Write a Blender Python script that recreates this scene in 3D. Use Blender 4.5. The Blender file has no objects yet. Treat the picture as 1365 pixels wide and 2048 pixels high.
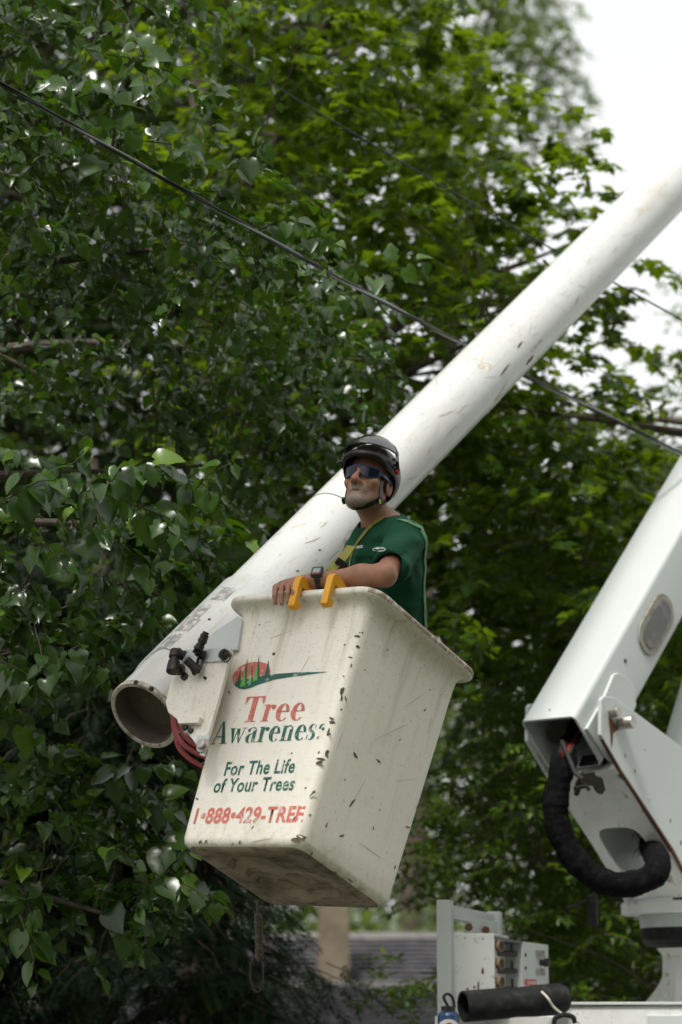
import bpy, bmesh, math, random
import numpy as np
from mathutils import Vector, Matrix
from mathutils.bvhtree import BVHTree

random.seed(7); rng = np.random.default_rng(7)
scene = bpy.context.scene
COL = scene.collection
R = math.radians

# ------------------------------------------------------------------ camera
LENS, PITCH, CAM_H = 85.0, R(11.752), 1.5
cam_d = bpy.data.cameras.new('camera'); cam = bpy.data.objects.new('camera', cam_d); COL.objects.link(cam)
cam_d.sensor_fit = 'VERTICAL'; cam_d.sensor_height = 36.0; cam_d.lens = LENS
cam_d.clip_start = 0.1; cam_d.clip_end = 3000
cam.location = (0, 0, CAM_H); cam.rotation_euler = (math.pi / 2 + PITCH, 0, 0)
cam_d.dof.use_dof = True; cam_d.dof.focus_distance = 9.75; cam_d.dof.aperture_fstop = 2.0
scene.camera = cam

# ------------------------------------------------------------------ world, sun, exposure
world = bpy.data.worlds.new('World'); scene.world = world; world.use_nodes = True
nt = world.node_tree; nt.nodes.clear()
sky = nt.nodes.new('ShaderNodeTexSky'); sky.sky_type = 'NISHITA'; sky.sun_disc = False
SUN_EL, SUN_AZ = R(58), R(205)          # azimuth clockwise from +Y: behind and left of the camera
sky.sun_elevation = SUN_EL; sky.sun_rotation = SUN_AZ; sky.dust_density = 6.0; sky.air_density = 1.2
hs = nt.nodes.new('ShaderNodeHueSaturation'); hs.inputs['Saturation'].default_value = 0.22
ov = nt.nodes.new('ShaderNodeMix'); ov.data_type = 'RGBA'; ov.inputs[0].default_value = 0.55
ov.inputs[7].default_value = (10.8, 10.9, 10.8, 1)       # even cloud cover
bg = nt.nodes.new('ShaderNodeBackground'); bg.inputs[1].default_value = 0.098
wo = nt.nodes.new('ShaderNodeOutputWorld')
nt.links.new(sky.outputs[0], hs.inputs['Color']); nt.links.new(hs.outputs[0], ov.inputs[6])
nt.links.new(ov.outputs[2], bg.inputs[0]); nt.links.new(bg.outputs[0], wo.inputs[0])
sun_d = bpy.data.lights.new('sun', 'SUN'); sun_d.energy = 2.6; sun_d.angle = R(10); sun_d.color = (1, 0.97, 0.92)
sun = bpy.data.objects.new('sun', sun_d); COL.objects.link(sun)
sdir = Vector((math.sin(SUN_AZ) * math.cos(SUN_EL), math.cos(SUN_AZ) * math.cos(SUN_EL), math.sin(SUN_EL)))
sun.rotation_euler = sdir.to_track_quat('Z', 'Y').to_euler()
vs = scene.view_settings; vs.view_transform = 'Standard'; vs.look = 'None'; vs.gamma = 1.0; vs.use_curve_mapping = False
vs.exposure = 0.5
scene.cycles.use_denoising = True
scene.cycles.max_bounces = 8; scene.cycles.transparent_max_bounces = 12

# ------------------------------------------------------------------ pixel -> direction -> place
FPX = LENS / 36.0 * 2048
CR = Vector((1, 0, 0)); CF = Vector((0, math.cos(PITCH), math.sin(PITCH))); CU = Vector((0, -math.sin(PITCH), math.cos(PITCH)))
CAM = Vector((0, 0, CAM_H))
def ray(x, y): return CR * ((x - 682.5) / FPX) + CU * ((1024 - y) / FPX) + CF
def at(x, y, Z): return CAM + ray(x, y) * Z                     # a point at depth Z metres
def hit(x, y, p, n):                                           # where the ray meets a plane
    d = ray(x, y); return CAM + d * ((p - CAM).dot(n) / d.dot(n))
def c2w(x, y, z): return CR * x + CU * y + CF * z               # camera axes -> world vector

# ------------------------------------------------------------------ object helpers
ROOT = {}
def tag(o, label=None, cat=None, group=None, kind=None):
    if label: o['label'] = label
    if cat: o['category'] = cat
    if group: o['group'] = group
    if kind: o['kind'] = kind
    return o
def empty(name, M, label=None, cat=None, group=None):
    o = bpy.data.objects.new(name, None); COL.objects.link(o); o.empty_display_size = 0.1
    if not isinstance(M, Matrix): M = Matrix.Translation(M)
    o.matrix_world = M; ROOT[o] = M.copy(); return tag(o, label, cat, group)
def mk(name, V, F, mat, parent=None, smooth=False, local=False, bevel=0.0, seg=2, M=None, angle=35):
    """one mesh object; world coordinates unless local"""
    me = bpy.data.meshes.new(name)
    V = [Vector(v) for v in V]
    base = ROOT.get(parent) if parent is not None else None
    if M is not None: V = [M @ v for v in V]
    if base is not None and not local:
        inv = base.inverted(); V = [inv @ v for v in V]
    me.from_pydata([tuple(v) for v in V], [], [tuple(f) for f in F]); me.validate(); me.update()
    bm = bmesh.new(); bm.from_mesh(me); bmesh.ops.recalc_face_normals(bm, faces=bm.faces); bm.to_mesh(me); bm.free()
    return link(name, me, mat, parent, smooth, bevel, seg, angle)
def link(name, me, mat, parent=None, smooth=False, bevel=0.0, seg=2, angle=35):
    o = bpy.data.objects.new(name, me); COL.objects.link(o)
    if mat: me.materials.append(mat)
    if parent is not None:
        o.parent = parent; ROOT[o] = ROOT.get(parent, Matrix())
    if smooth or bevel:
        me.shade_smooth()
    if bevel:
        b = o.modifiers.new('bevel', 'BEVEL'); b.width = bevel; b.segments = seg; b.limit_method = 'ANGLE'; b.angle_limit = R(30); b.harden_normals = True
    elif smooth:
        try: me.set_sharp_from_angle(angle=R(angle))
        except Exception: pass
    return o
class MB:
    def __init__(s): s.V = []; s.F = []
    def add(s, V, F, M=None):
        k = len(s.V); s.V += [(M @ Vector(v)) if M is not None else Vector(v) for v in V]; s.F += [tuple(i + k for i in f) for f in F]; return s
    def box(s, c, sz, M=None):
        c = Vector(c); h = Vector(sz) / 2
        V = [(c.x + a * h.x, c.y + b * h.y, c.z + d * h.z) for a in (-1, 1) for b in (-1, 1) for d in (-1, 1)]
        return s.add(V, [(0, 1, 3, 2), (4, 6, 7, 5), (0, 4, 5, 1), (2, 3, 7, 6), (0, 2, 6, 4), (1, 5, 7, 3)], M)
    def prism(s, poly, ext, M=None):                            # poly: 3D points in a plane, ext: vector
        n = len(poly); e = Vector(ext); V = [Vector(p) for p in poly] + [Vector(p) + e for p in poly]
        F = [tuple(range(n)), tuple(range(2 * n - 1, n - 1, -1))] + [(i, (i + 1) % n, n + (i + 1) % n, n + i) for i in range(n)]
        return s.add(V, F, M)
    def tube(s, P, r, n=12, cap=True, M=None):                  # r: number or list
        P = [Vector(p) for p in P]; m = len(P)
        r = [r] * m if not hasattr(r, '__len__') else r
        t0 = (P[1] - P[0]).normalized(); u = t0.orthogonal().normalized(); V = []; F = []
        for i in range(m):
            t = (P[min(i + 1, m - 1)] - P[max(i - 1, 0)]).normalized()
            u = (u - t * u.dot(t)).normalized(); w = t.cross(u)
            V += [P[i] + (u * math.cos(2 * math.pi * k / n) + w * math.sin(2 * math.pi * k / n)) * r[i] for k in range(n)]
        for i in range(m - 1):
            F += [(i * n + k, i * n + (k + 1) % n, (i + 1) * n + (k + 1) % n, (i + 1) * n + k) for k in range(n)]
        if cap: F += [tuple(range(n))[::-1], tuple(range((m - 1) * n, m * n))]
        return s.add(V, F, M)
    def lathe(s, o, ax, prof, n=24, M=None):                    # prof: (distance along ax, radius)
        o = Vector(o); ax = Vector(ax).normalized(); u = ax.orthogonal().normalized(); w = ax.cross(u); V = []; F = []
        for (d, r) in prof:
            V += [o + ax * d + (u * math.cos(2 * math.pi * k / n) + w * math.sin(2 * math.pi * k / n)) * r for k in range(n)]
        for i in range(len(prof) - 1):
            F += [(i * n + k, i * n + (k + 1) % n, (i + 1) * n + (k + 1) % n, (i + 1) * n + k) for k in range(n)]
        return s.add(V, F, M)
    def ribbon(s, P, N, w, t, M=None):                          # strap along P, facing N, width w, thickness t
        P = [Vector(p) for p in P]; m = len(P); V = []; F = []
        for i in range(m):
            tg = (P[min(i + 1, m - 1)] - P[max(i - 1, 0)]).normalized(); n = Vector(N[i]).normalized()
            sd = tg.cross(n).normalized() * (w / 2); n = n * t
            V += [P[i] - sd, P[i] + sd, P[i] + sd + n, P[i] - sd + n]
        for i in range(m - 1):
            F += [(4 * i + k, 4 * i + (k + 1) % 4, 4 * i + 4 + (k + 1) % 4, 4 * i + 4 + k) for k in range(4)]
        F += [(0, 1, 2, 3), tuple(4 * m - 1 - k for k in range(4))]
        return s.add(V, F, M)
    def done(s, name, mat, parent=None, **k): return mk(name, s.V, s.F, mat, parent, **k)
def curve(P, n=10):                                             # Catmull-Rom through points
    P = [Vector(p) for p in P]; Q = [P[0] * 2 - P[1]] + P + [P[-1] * 2 - P[-2]]; out = []
    for i in range(1, len(Q) - 2):
        for k in range(n):
            t = k / n; a, b, c, d = Q[i - 1], Q[i], Q[i + 1], Q[i + 2]
            out.append(0.5 * ((2 * b) + (c - a) * t + (2 * a - 5 * b + 4 * c - d) * t * t + (3 * b - a - 3 * c + d) * t ** 3))
    return out + [P[-1]]

# ------------------------------------------------------------------ materials
def newmat(name):
    m = bpy.data.materials.new(name); m.use_nodes = True; t = m.node_tree; t.nodes.clear()
    o = t.nodes.new('ShaderNodeOutputMaterial'); p = t.nodes.new('ShaderNodeBsdfPrincipled'); t.links.new(p.outputs[0], o.inputs[0])
    return m, t, p, o
def rgba(c): return (c[0], c[1], c[2], 1)
def noise_mask(t, scale, lo, hi, detail=4, coord='Object', stretch=None, rough=.6):
    tc = t.nodes.new('ShaderNodeTexCoord'); n = t.nodes.new('ShaderNodeTexNoise')
    n.inputs['Scale'].default_value = scale; n.inputs['Detail'].default_value = detail; n.inputs['Roughness'].default_value = rough
    if stretch:
        mp = t.nodes.new('ShaderNodeMapping'); mp.inputs['Scale'].default_value = stretch
        t.links.new(tc.outputs[coord], mp.inputs[0]); t.links.new(mp.outputs[0], n.inputs['Vector'])
    else: t.links.new(tc.outputs[coord], n.inputs['Vector'])
    mr = t.nodes.new('ShaderNodeMapRange'); mr.inputs[1].default_value = lo; mr.inputs[2].default_value = hi; mr.clamp = True
    t.links.new(n.outputs[0], mr.inputs[0]); return mr.outputs[0], n.outputs[0]
def mixc(t, fac, a, b):
    m = t.nodes.new('ShaderNodeMix'); m.data_type = 'RGBA'
    if isinstance(fac, (int, float)): m.inputs[0].default_value = fac
    else: t.links.new(fac, m.inputs[0])
    for s, v in ((6, a), (7, b)):
        if isinstance(v, tuple): m.inputs[s].default_value = rgba(v)
        else: t.links.new(v, m.inputs[s])
    return m.outputs[2]
def pmat(name, col, rough=.5, metal=0.0, layers=(), bump=0.0, bscale=60, spec=.5, coat=0.0, rlayer=None):
    """layers: (colour, scale, lo, hi, strength[, stretch])"""
    m, t, p, o = newmat(name); c = col
    for L in layers:
        f, _ = noise_mask(t, L[1], L[2], L[3], stretch=L[5] if len(L) > 5 else None)
        k = t.nodes.new('ShaderNodeMath'); k.operation = 'MULTIPLY'; k.inputs[1].default_value = L[4]; t.links.new(f, k.inputs[0])
        if len(L) > 6:                                          # stronger towards one height of the object: (z0, z1, least)
            tc = t.nodes.new('ShaderNodeTexCoord'); sx = t.nodes.new('ShaderNodeSeparateXYZ'); mr = t.nodes.new('ShaderNodeMapRange'); t.links.new(tc.outputs['Object'], sx.inputs[0])
            t.links.new(sx.outputs[2], mr.inputs[0]); mr.inputs[1].default_value = L[6][0]; mr.inputs[2].default_value = L[6][1]; mr.inputs[3].default_value = L[6][2]; mr.inputs[4].default_value = 1.0; t.links.new(mr.outputs[0], k.inputs[1])
            k2 = t.nodes.new('ShaderNodeMath'); k2.operation = 'MULTIPLY'; k2.inputs[1].default_value = L[4]; t.links.new(k.outputs[0], k2.inputs[0]); k = k2
        c = mixc(t, k.outputs[0], c, L[0])
    if isinstance(c, tuple): p.inputs['Base Color'].default_value = rgba(c)
    else: t.links.new(c, p.inputs['Base Color'])
    p.inputs['Roughness'].default_value = rough; p.inputs['Metallic'].default_value = metal
    p.inputs['Specular IOR Level'].default_value = spec; p.inputs['Coat Weight'].default_value = coat
    if bump:
        _, raw = noise_mask(t, bscale, 0, 1); b = t.nodes.new('ShaderNodeBump'); b.inputs['Strength'].default_value = bump; b.inputs['Distance'].default_value = .01
        t.links.new(raw, b.inputs['Height']); t.links.new(b.outputs[0], p.inputs['Normal'])
    return m
def leafmat(name, c1, c2, tr, rough=.38, tfac=.35, back=None, spec=.5):
    m, t, p, o = newmat(name)
    at_ = t.nodes.new('ShaderNodeAttribute'); at_.attribute_name = 'lv'; oi = t.nodes.new('ShaderNodeObjectInfo')
    ad = t.nodes.new('ShaderNodeMath'); ad.operation = 'ADD'; fr = t.nodes.new('ShaderNodeMath'); fr.operation = 'FRACT'
    t.links.new(at_.outputs['Fac'], ad.inputs[0]); t.links.new(oi.outputs['Random'], ad.inputs[1]); t.links.new(ad.outputs[0], fr.inputs[0])
    c = mixc(t, fr.outputs[0], c1, c2)
    yg = t.nodes.new('ShaderNodeMapRange'); yg.inputs[1].default_value = .93; yg.inputs[2].default_value = .97; t.links.new(fr.outputs[0], yg.inputs[0]); c = mixc(t, yg.outputs[0], c, (c2[0] * 2.4, c2[1] * 2.0, c2[2]))  # a few leaves coloured bright yellow-green, as if lit from behind
    if back:
        g = t.nodes.new('ShaderNodeNewGeometry'); c = mixc(t, g.outputs['Backfacing'], c, back)
    p.inputs['Roughness'].default_value = rough; p.inputs['Specular IOR Level'].default_value = spec
    t.links.new(c, p.inputs['Base Color'])
    tl = t.nodes.new('ShaderNodeBsdfTranslucent'); tl.inputs[0].default_value = rgba(tr)
    mx = t.nodes.new('ShaderNodeMixShader'); mx.inputs[0].default_value = tfac
    t.links.new(p.outputs[0], mx.inputs[1]); t.links.new(tl.outputs[0], mx.inputs[2]); t.links.new(mx.outputs[0], o.inputs[0])
    return m
BROWN = (.09, .06, .04)
M_ = {}
M_['gel'] = pmat('worn_white_gelcoat', (.84, .79, .71), .42, layers=[((.62, .55, .45), 2.2, .45, .78, .45), ((.5, .42, .33), 9, .60, .75, .3), ((.25, .19, .13), 110, .62, .69, .85, None, (.7, 1.0, .22)), ((.2, .15, .1), 260, .65, .71, .8, None, (.6, 1.0, .3)), ((.38, .28, .19), 1, .54, .72, .55, (26, 26, 1.6), (.55, 1.02, .25)), ((.42, .33, .24), 30, .5, .7, .7, None, (.12, .0, .0)), ((.36, .3, .23), 45, .62, .70, .35), ((.55, .5, .42), 30, .56, .75, .4, (1, 1, 6))], bump=.06, bscale=90)
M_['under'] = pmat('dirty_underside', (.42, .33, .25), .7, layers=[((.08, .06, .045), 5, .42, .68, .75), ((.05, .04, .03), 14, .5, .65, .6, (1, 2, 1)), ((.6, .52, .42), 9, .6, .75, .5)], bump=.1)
M_['boom'] = pmat('scuffed_white_boom', (.60, .615, .60), .33, layers=[((.6, .58, .53), 2.5, .5, .8, .4), ((.5, .42, .33), 1, .60, .66, .5, (60, 60, 9)), ((.45, .38, .3), 1, .60, .66, .45, (14, 70, 40)), ((.42, .37, .3), 1, .5, .72, .55, (5, 5, 1.1)), ((.36, .3, .24), 160, .67, .73, .6, (1, .5, .2)), ((.55, .5, .42), 9, .58, .72, .35)], bump=.02, coat=.15)
M_['paint'] = pmat('white_truck_paint', (.53, .555, .55), .42, layers=[((.6, .62, .6), 3, .5, .8, .4), ((.3, .22, .14), 60, .70, .75, .7)])
M_['paint_rust'] = pmat('rusty_white_paint', (.72, .73, .7), .45, layers=[((.5, .47, .42), 5, .5, .75, .5), ((.22, .11, .05), 9, .62, .70, .9), ((.2, .12, .07), 50, .66, .71, .8)], bump=.05)
M_['rust'] = pmat('rust', (.11, .05, .025), .8, layers=[((.22, .11, .05), 20, .5, .7, .8)], bump=.1)
M_['black'] = pmat('black_rubber', (.014, .014, .014), .6, spec=.22, layers=[((.05, .05, .048), 20, .5, .7, .6)], bump=.05)
M_['blackpl'] = pmat('black_plastic', (.012, .012, .012), .3, layers=[((.03, .028, .026), 30, .5, .7, .5)])
M_['fitting'] = pmat('dark_steel_fitting', (.035, .032, .03), .45, .6, layers=[((.12, .08, .05), 40, .55, .7, .7)])
M_['steel'] = pmat('worn_steel', (.45, .43, .4), .4, .9, layers=[((.2, .1, .05), 40, .55, .7, .7)])
M_['inside'] = pmat('dark_grimy_inside', (.1, .085, .065), .8, layers=[((.2, .15, .1), 8, .5, .7, .7), ((.03, .025, .02), 10, .5, .7, .7)], bump=.1)
M_['sleeve'] = pmat('black_fabric_sleeve', (.006, .006, .0065), .95, spec=.05, layers=[((.02, .02, .02), 25, .5, .7, .6)], bump=.5, bscale=35)
M_['redhose'] = pmat('red_hose', (.26, .015, .012), .4, layers=[((.15, .02, .015), 20, .5, .7, .6)])
M_['yellow'] = pmat('yellow_plastic', (.78, .36, .02), .45, layers=[((.5, .2, .02), 30, .55, .7, .5), ((.2, .1, .03), 80, .66, .72, .6)])
M_['chip'] = pmat('paint_chip', (.12, .085, .055), .8, layers=[((.05, .035, .025), 60, .45, .6, .8)])
M_['chip2'] = pmat('tan_scratch', (.33, .26, .2), .7)
M_['rub'] = pmat('pale_rub_mark', (.58, .53, .46), .6)
M_['tape'] = pmat('grey_tape', (.24, .235, .225), .6, layers=[((.55, .53, .5), 35, .46, .6, .85)])
M_['scuff'] = pmat('tan_scuff', (.5, .43, .35), .6, layers=[((.72, .72, .69), 40, .48, .6, .8)])
M_['grey'] = pmat('grey_panel', (.10, .10, .095), .45, layers=[((.3, .28, .25), 15, .5, .7, .5)])
def decal(name, col, wear=.6):
    m, t, p, o = newmat(name)
    f, _ = noise_mask(t, 38, .56, .60, detail=8, rough=.7); k = t.nodes.new('ShaderNodeMath'); k.operation = 'MULTIPLY'; k.inputs[1].default_value = wear; t.links.new(f, k.inputs[0])
    f2, _ = noise_mask(t, 12, .4, .7); c0 = mixc(t, f2, col, tuple(x * .75 for x in col))
    t.links.new(mixc(t, k.outputs[0], c0, (.68, .65, .6)), p.inputs['Base Color']); p.inputs['Roughness'].default_value = .45
    return m
M_['d_red'] = decal('faded_red_vinyl', (.62, .16, .12)); M_['d_green'] = decal('green_vinyl', (.012, .12, .085)); M_['d_lime'] = decal('lime_vinyl', (.14, .42, .08), .3)

# ================================================================== THE SETTING
def ground_z(x, y):
    t = min(max((y - 17.0) / 11.0, 0), 1); t = t * t * (3 - 2 * t)
    return -2.6 * t
gx = sorted(set([-600, -300, -150] + list(range(-80, 81, 8)) + [150, 300, 600])); gy = sorted(set([-60, -30] + list(range(-16, 60, 3)) + [80, 120, 200, 400, 900]))
GV = [(x, y, ground_z(x, y)) for y in gy for x in gx]; nx = len(gx)
GF = [(j * nx + i, j * nx + i + 1, (j + 1) * nx + i + 1, (j + 1) * nx + i) for j in range(len(gy) - 1) for i in range(nx - 1)]
mk('ground', GV, GF, pmat('grass_ground', (.06, .085, .03), .9, layers=[((.1, .085, .05), .4, .4, .7, .7), ((.03, .05, .015), 6, .4, .7, .7)], bump=.4, bscale=12), smooth=True)['kind'] = 'structure'
b = MB()
b.add([(-60, 8.6, .004), (60, 8.6, .004), (60, 15.6, .004), (-60, 15.6, .004)], [(0, 1, 2, 3)])
b.done('road', pmat('asphalt', (.05, .05, .052), .85, layers=[((.08, .078, .075), 3, .4, .7, .7)], bump=.3, bscale=150))['kind'] = 'structure'

# ------------------------------------------------------------------ house below the slope
M_['shingle'] = pmat('grey_asphalt_shingle', (.075, .073, .08), .85, spec=.2, layers=[((.12, .115, .115), 1.8, .42, .65, .6), ((.04, .039, .043), 7, .45, .65, .7)], bump=.3, bscale=120)
M_['siding'] = pmat('pale_siding', (.3, .29, .26), .7)
M_['stucco'] = pmat('tan_chimney_stucco', (.17, .135, .09), .85, layers=[((.11, .085, .055), 3, .4, .65, .7), ((.24, .2, .14), 9, .5, .7, .5)], bump=.3, bscale=40)
M_['ridge'] = pmat('ridge_cap', (.15, .14, .13), .85, layers=[((.13, .12, .12), 9, .4, .6, .6)])
house = empty('house', (0, 34, -2.6), 'low house with grey shingled roofs and tan chimney beyond the bucket', 'house')
def gable(ridge, x0, x1, run, pitch, n_course, wall_top):
    """roof with one mesh for each shingle course on the slope that faces the camera"""
    tp = math.tan(pitch); eave = ridge.z - run * tp
    deck = MB(); th = .06
    for sgn in (-1, 1):
        deck.prism([(x0, ridge.y, ridge.z - .03), (x0, ridge.y + sgn * run, eave - .03), (x0, ridge.y + sgn * run, eave - .03 - th), (x0, ridge.y, ridge.z - .03 - th)], (x1 - x0, 0, 0))
    roof = deck.done('roof', M_['shingle'], house)
    ex = .145; cs, sn = math.cos(pitch), math.sin(pitch)
    for k in range(n_course):
        s0, s1 = k * ex, (k + 1) * ex + .02; m = MB(); x = x0 - random.random() * .3
        while x < x1:
            w = .3 + random.uniform(-.06, .06); j = random.uniform(-.012, .012); lift = .03 + random.random() * .016
            xa, xb = max(x, x0), min(x + w - .006, x1)
            if xb > xa:
                def q(s, h): return (ridge.y - s * cs - h * sn, ridge.z - s * sn + h * cs - .02)
                a, b_, c, d = q(s0, .0), q(s1 + j, lift), q(s1 + j, lift - .034), q(s0, -.012)
                m.prism([(xa, *a), (xa, *b_), (xa, *c), (xa, *d)], (xb - xa, 0, 0))
            x += w
        m.done('shingle_course', M_['shingle'], roof)
    cap = MB(); x = x0
    while x < x1:
        cap.prism([(x, ridge.y - .16, ridge.z - .065), (x, ridge.y, ridge.z + .03), (x, ridge.y + .16, ridge.z - .065), (x, ridge.y, ridge.z - .02)], (.29, 0, random.uniform(-.008, .008))); x += .3
    cap.done('ridge_cap', M_['ridge'], roof)
    w = MB(); d = run - .35
    w.box(((x0 + x1) / 2, ridge.y, (wall_top - 2.6) / 2), (x1 - x0 - .6, 2 * d, wall_top + 2.6)); w.done('wall', M_['siding'], house)
    for xx in (x0 + .3, x1 - .3):
        g = MB(); g.prism([(xx - .04, ridge.y - d, wall_top), (xx - .04, ridge.y + d, wall_top), (xx - .04, ridge.y, wall_top + d * tp)], (.08, 0, 0)); g.done('gable_wall', M_['siding'], house)
    return roof
r1 = at(700, 1869, 35.5); r2 = at(700, 1966, 31.5)
gable(r1, -4.2, 7.5, 3.6, R(27), 22, r1.z - 3.4 * math.tan(R(27)))
gable(r2, -2.6, 6.5, 2.4, R(27), 15, r2.z - 2.2 * math.tan(R(27)))
ch = at(668, 1965, 34.0); m = MB()
m.box((ch.x, ch.y, ch.z + .35), (.44, .44, 2.1)); chim = m.done('chimney', M_['stucco'], house, bevel=.01)
m = MB(); m.box((ch.x, ch.y, ch.z + 1.45), (.56, .56, .1)); m.done('chimney_cap', M_['stucco'], chim, bevel=.01)
m = MB(); m.prism([(ch.x + .225, ch.y - .24, ch.z + .0), (ch.x + .34, ch.y - .24, ch.z - .1), (ch.x + .34, ch.y - .24, ch.z + .06), (ch.x + .225, ch.y - .24, ch.z + .22)], (0, .4, 0)); m.done('flashing', M_['black'], chim)
for wx in (-2.6, -.6, 1.6, 3.6):
    m = MB(); m.box((wx, r2.y - 2.07, r2.z - 2.1), (.9, .05, 1.1)); wf = m.done('window', M_['siding'], house)
    m = MB(); m.box((wx, r2.y - 2.1, r2.z - 2.1), (.76, .02, .96)); m.done('pane', pmat('window_glass', (.03, .035, .04), .05), wf)

# ------------------------------------------------------------------ trees
BARK = pmat('bark', (.06, .045, .032), .9, layers=[((.12, .095, .07), 10, .4, .65, .7), ((.02, .016, .012), 18, .45, .65, .7)], bump=.6, bscale=30)
TWIG = pmat('twig_bark', (.075, .055, .035), .8, layers=[((.03, .022, .015), 10, .4, .6, .6)])
def nrm(a): return a / (np.linalg.norm(a, axis=-1, keepdims=True) + 1e-9)
def tmpl(V, F): return np.array(V, float), F
def mulberry_leaf(fold, curl, lobed):
    ys = [-.06, .0, .16, .34, .52, .72, .88, 1.0]; ws = [.16, .30, .42, .44, .38, .25, .13, 0.0]
    if lobed: ws = [.14, .28, .40, .30, .42, .22, .12, 0.0]
    V = []; F = []
    for i, (y, w) in enumerate(zip(ys, ws)):
        zc = -curl * y * y
        if i == 0: V += [(-w, y - .03, zc + fold * w), (0, .05, 0), (w, y - .03, zc + fold * w)]
        else: V += [(-w, y, zc + fold * w + .03 * math.sin(9 * y)), (0, max(y, .07), zc), (w, y, zc + fold * w + .03 * math.cos(8 * y))]
    for i in range(len(ys) - 1):
        F += [(3 * i, 3 * i + 1, 3 * i + 4, 3 * i + 3), (3 * i + 1, 3 * i + 2, 3 * i + 5, 3 * i + 4)]
    return tmpl(V, F)
def maple_leaf(droop, tw):
    pol = [(-90, .10), (-62, .30), (-32, .60), (-22, .46), (-8, .50), (14, .95), (22, .60), (40, .66), (48, .52), (68, .80), (78, .72), (90, 1.12)]
    pts = [(r * math.cos(R(a)), r * math.sin(R(a))) for a, r in pol]
    pts = pts + [(-x, y) for x, y in pts[::-1][1:-1]]
    V = [(0, .12, 0)] + [(x * .62, y * .62 + .1, -droop * (x * x + y * y) * .62 + tw * x * y) for x, y in pts]; n = len(pts)
    return tmpl(V, [(0, 1 + i, 1 + (i + 1) % n) for i in range(n)])
def small_leaf(fold, curl):
    V = [(0, 0, 0), (-.25, .35, fold * .25), (0, .4, -curl * .16), (.25, .35, fold * .25), (-.17, .72, fold * .17 - curl * .4), (.17, .72, fold * .17 - curl * .4), (0, 1, -curl)]
    return tmpl(V, [(0, 2, 1), (0, 3, 2), (1, 2, 6, 4), (2, 3, 5, 6)])
def frond(seed):
    r = random.Random(seed); V = []; F = []
    for i in range(15):
        y = .05 + i / 15 * .95
        for s in (-1, 1):
            L = (.30 + .1 * r.random()) * (1 - .55 * y); k = len(V); z = r.uniform(-.05, .03)
            V += [(0, y, -.15 * y * y), (s * L * .55, y + L * .35 + .018, z - .16 * y * y), (s * L, y + L * .6, z * 2 - .2 * y * y), (s * L * .5, y + L * .3 - .022, z - .16 * y * y)]
            F += [(k, k + 1, k + 2, k + 3)]
    return tmpl(V, F)
T_MUL = [mulberry_leaf(.25, .18, False), mulberry_leaf(.45, .35, False), mulberry_leaf(.15, .5, False), mulberry_leaf(.3, .25, True)]
T_MAP = [maple_leaf(.18, .1), maple_leaf(.35, -.15), maple_leaf(.05, .25)]
T_SML = [small_leaf(.3, .15), small_leaf(.1, .35), small_leaf(.5, .1)]
T_FRD = [frond(1), frond(2), frond(3)]
TOCAM = np.array([0, -1.0, .15])
class Leaves:
    def __init__(s): s.P = []; s.Y = []; s.N = []; s.S = []; s.TW = []
    def clump(s, c, rad, nsh, nl, size, flat=.35, droop=.35, up=1.0, out=.35, jit=.45, drop=.4, seed_dir=None):
        c = np.array(c); rad = np.array(rad, float)
        st = c + rng.normal(size=(nsh, 3)) * rad * .38
        d = rng.normal(size=(nsh, 3)); d[:, 2] *= flat; d = nrm(nrm(d) + .8 * nrm((st - c) / rad) * [1, 1, flat + .2])
        if seed_dir is not None: d = nrm(d + np.array(seed_dir))
        L = rad.mean() * rng.uniform(.55, 1.0, (nsh, 1))
        t = np.linspace(.12, 1, nl)[None, :, None]
        pts = st[:, None] + d[:, None] * L[:, None] * t + np.array([0, 0, -1.0]) * (droop * L[:, None] * t * t)
        side = nrm(np.cross(d, [0, 0, 1.0]))[:, None] * np.where(np.arange(nl) % 2, 1.0, -1.0)[None, :, None]
        y = nrm(.55 * d[:, None] + .75 * side + rng.normal(size=(nsh, nl, 3)) * .4 + np.array([0, 0, -1.0]) * drop)
        y[:, -1] = nrm(d + np.array([0, 0, -drop]))
        n = np.array([0, 0, up]) + out * nrm(pts - c) + .25 * out * TOCAM + rng.normal(size=(nsh, nl, 3)) * jit
        sz = size * rng.uniform(.62, 1.15, (nsh, nl)) * (1 - .25 * t[..., 0])
        P = pts + y * (sz[..., None] * .22)
        s.P.append(P.reshape(-1, 3)); s.Y.append(y.reshape(-1, 3)); s.N.append(n.reshape(-1, 3)); s.S.append(sz.reshape(-1))
        for i in range(nsh): s.TW.append((st[i], pts[i, nl // 2], pts[i, -1]))
    def shoot(s, a, b, n, size, sag=.1, face=.8, drop=.7):
        a = np.array(a); b = np.array(b); t = np.linspace(.1, 1, n)[:, None]; d = nrm(b - a); L = np.linalg.norm(b - a)
        pts = a + (b - a) * t + np.array([0, 0, 1.0]) * sag * L * 4 * (t - t * t)
        side = nrm(np.cross(d, TOCAM)) * np.where(np.arange(n) % 2, 1.0, -1.0)[:, None]
        y = nrm(.35 * d + .55 * side + np.array([0, 0, -drop]) + rng.normal(size=(n, 3)) * .3)
        nn = np.array([0, 0, .7]) + face * TOCAM + rng.normal(size=(n, 3)) * .45 + side * .35
        sz = size * rng.uniform(.75, 1.15, n) * (1.1 - .55 * t[:, 0] ** 2)
        s.P.append(pts + y * (sz[:, None] * .25)); s.Y.append(y); s.N.append(nn); s.S.append(sz)
        s.TW.append((a, pts[n // 2], b))
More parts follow.
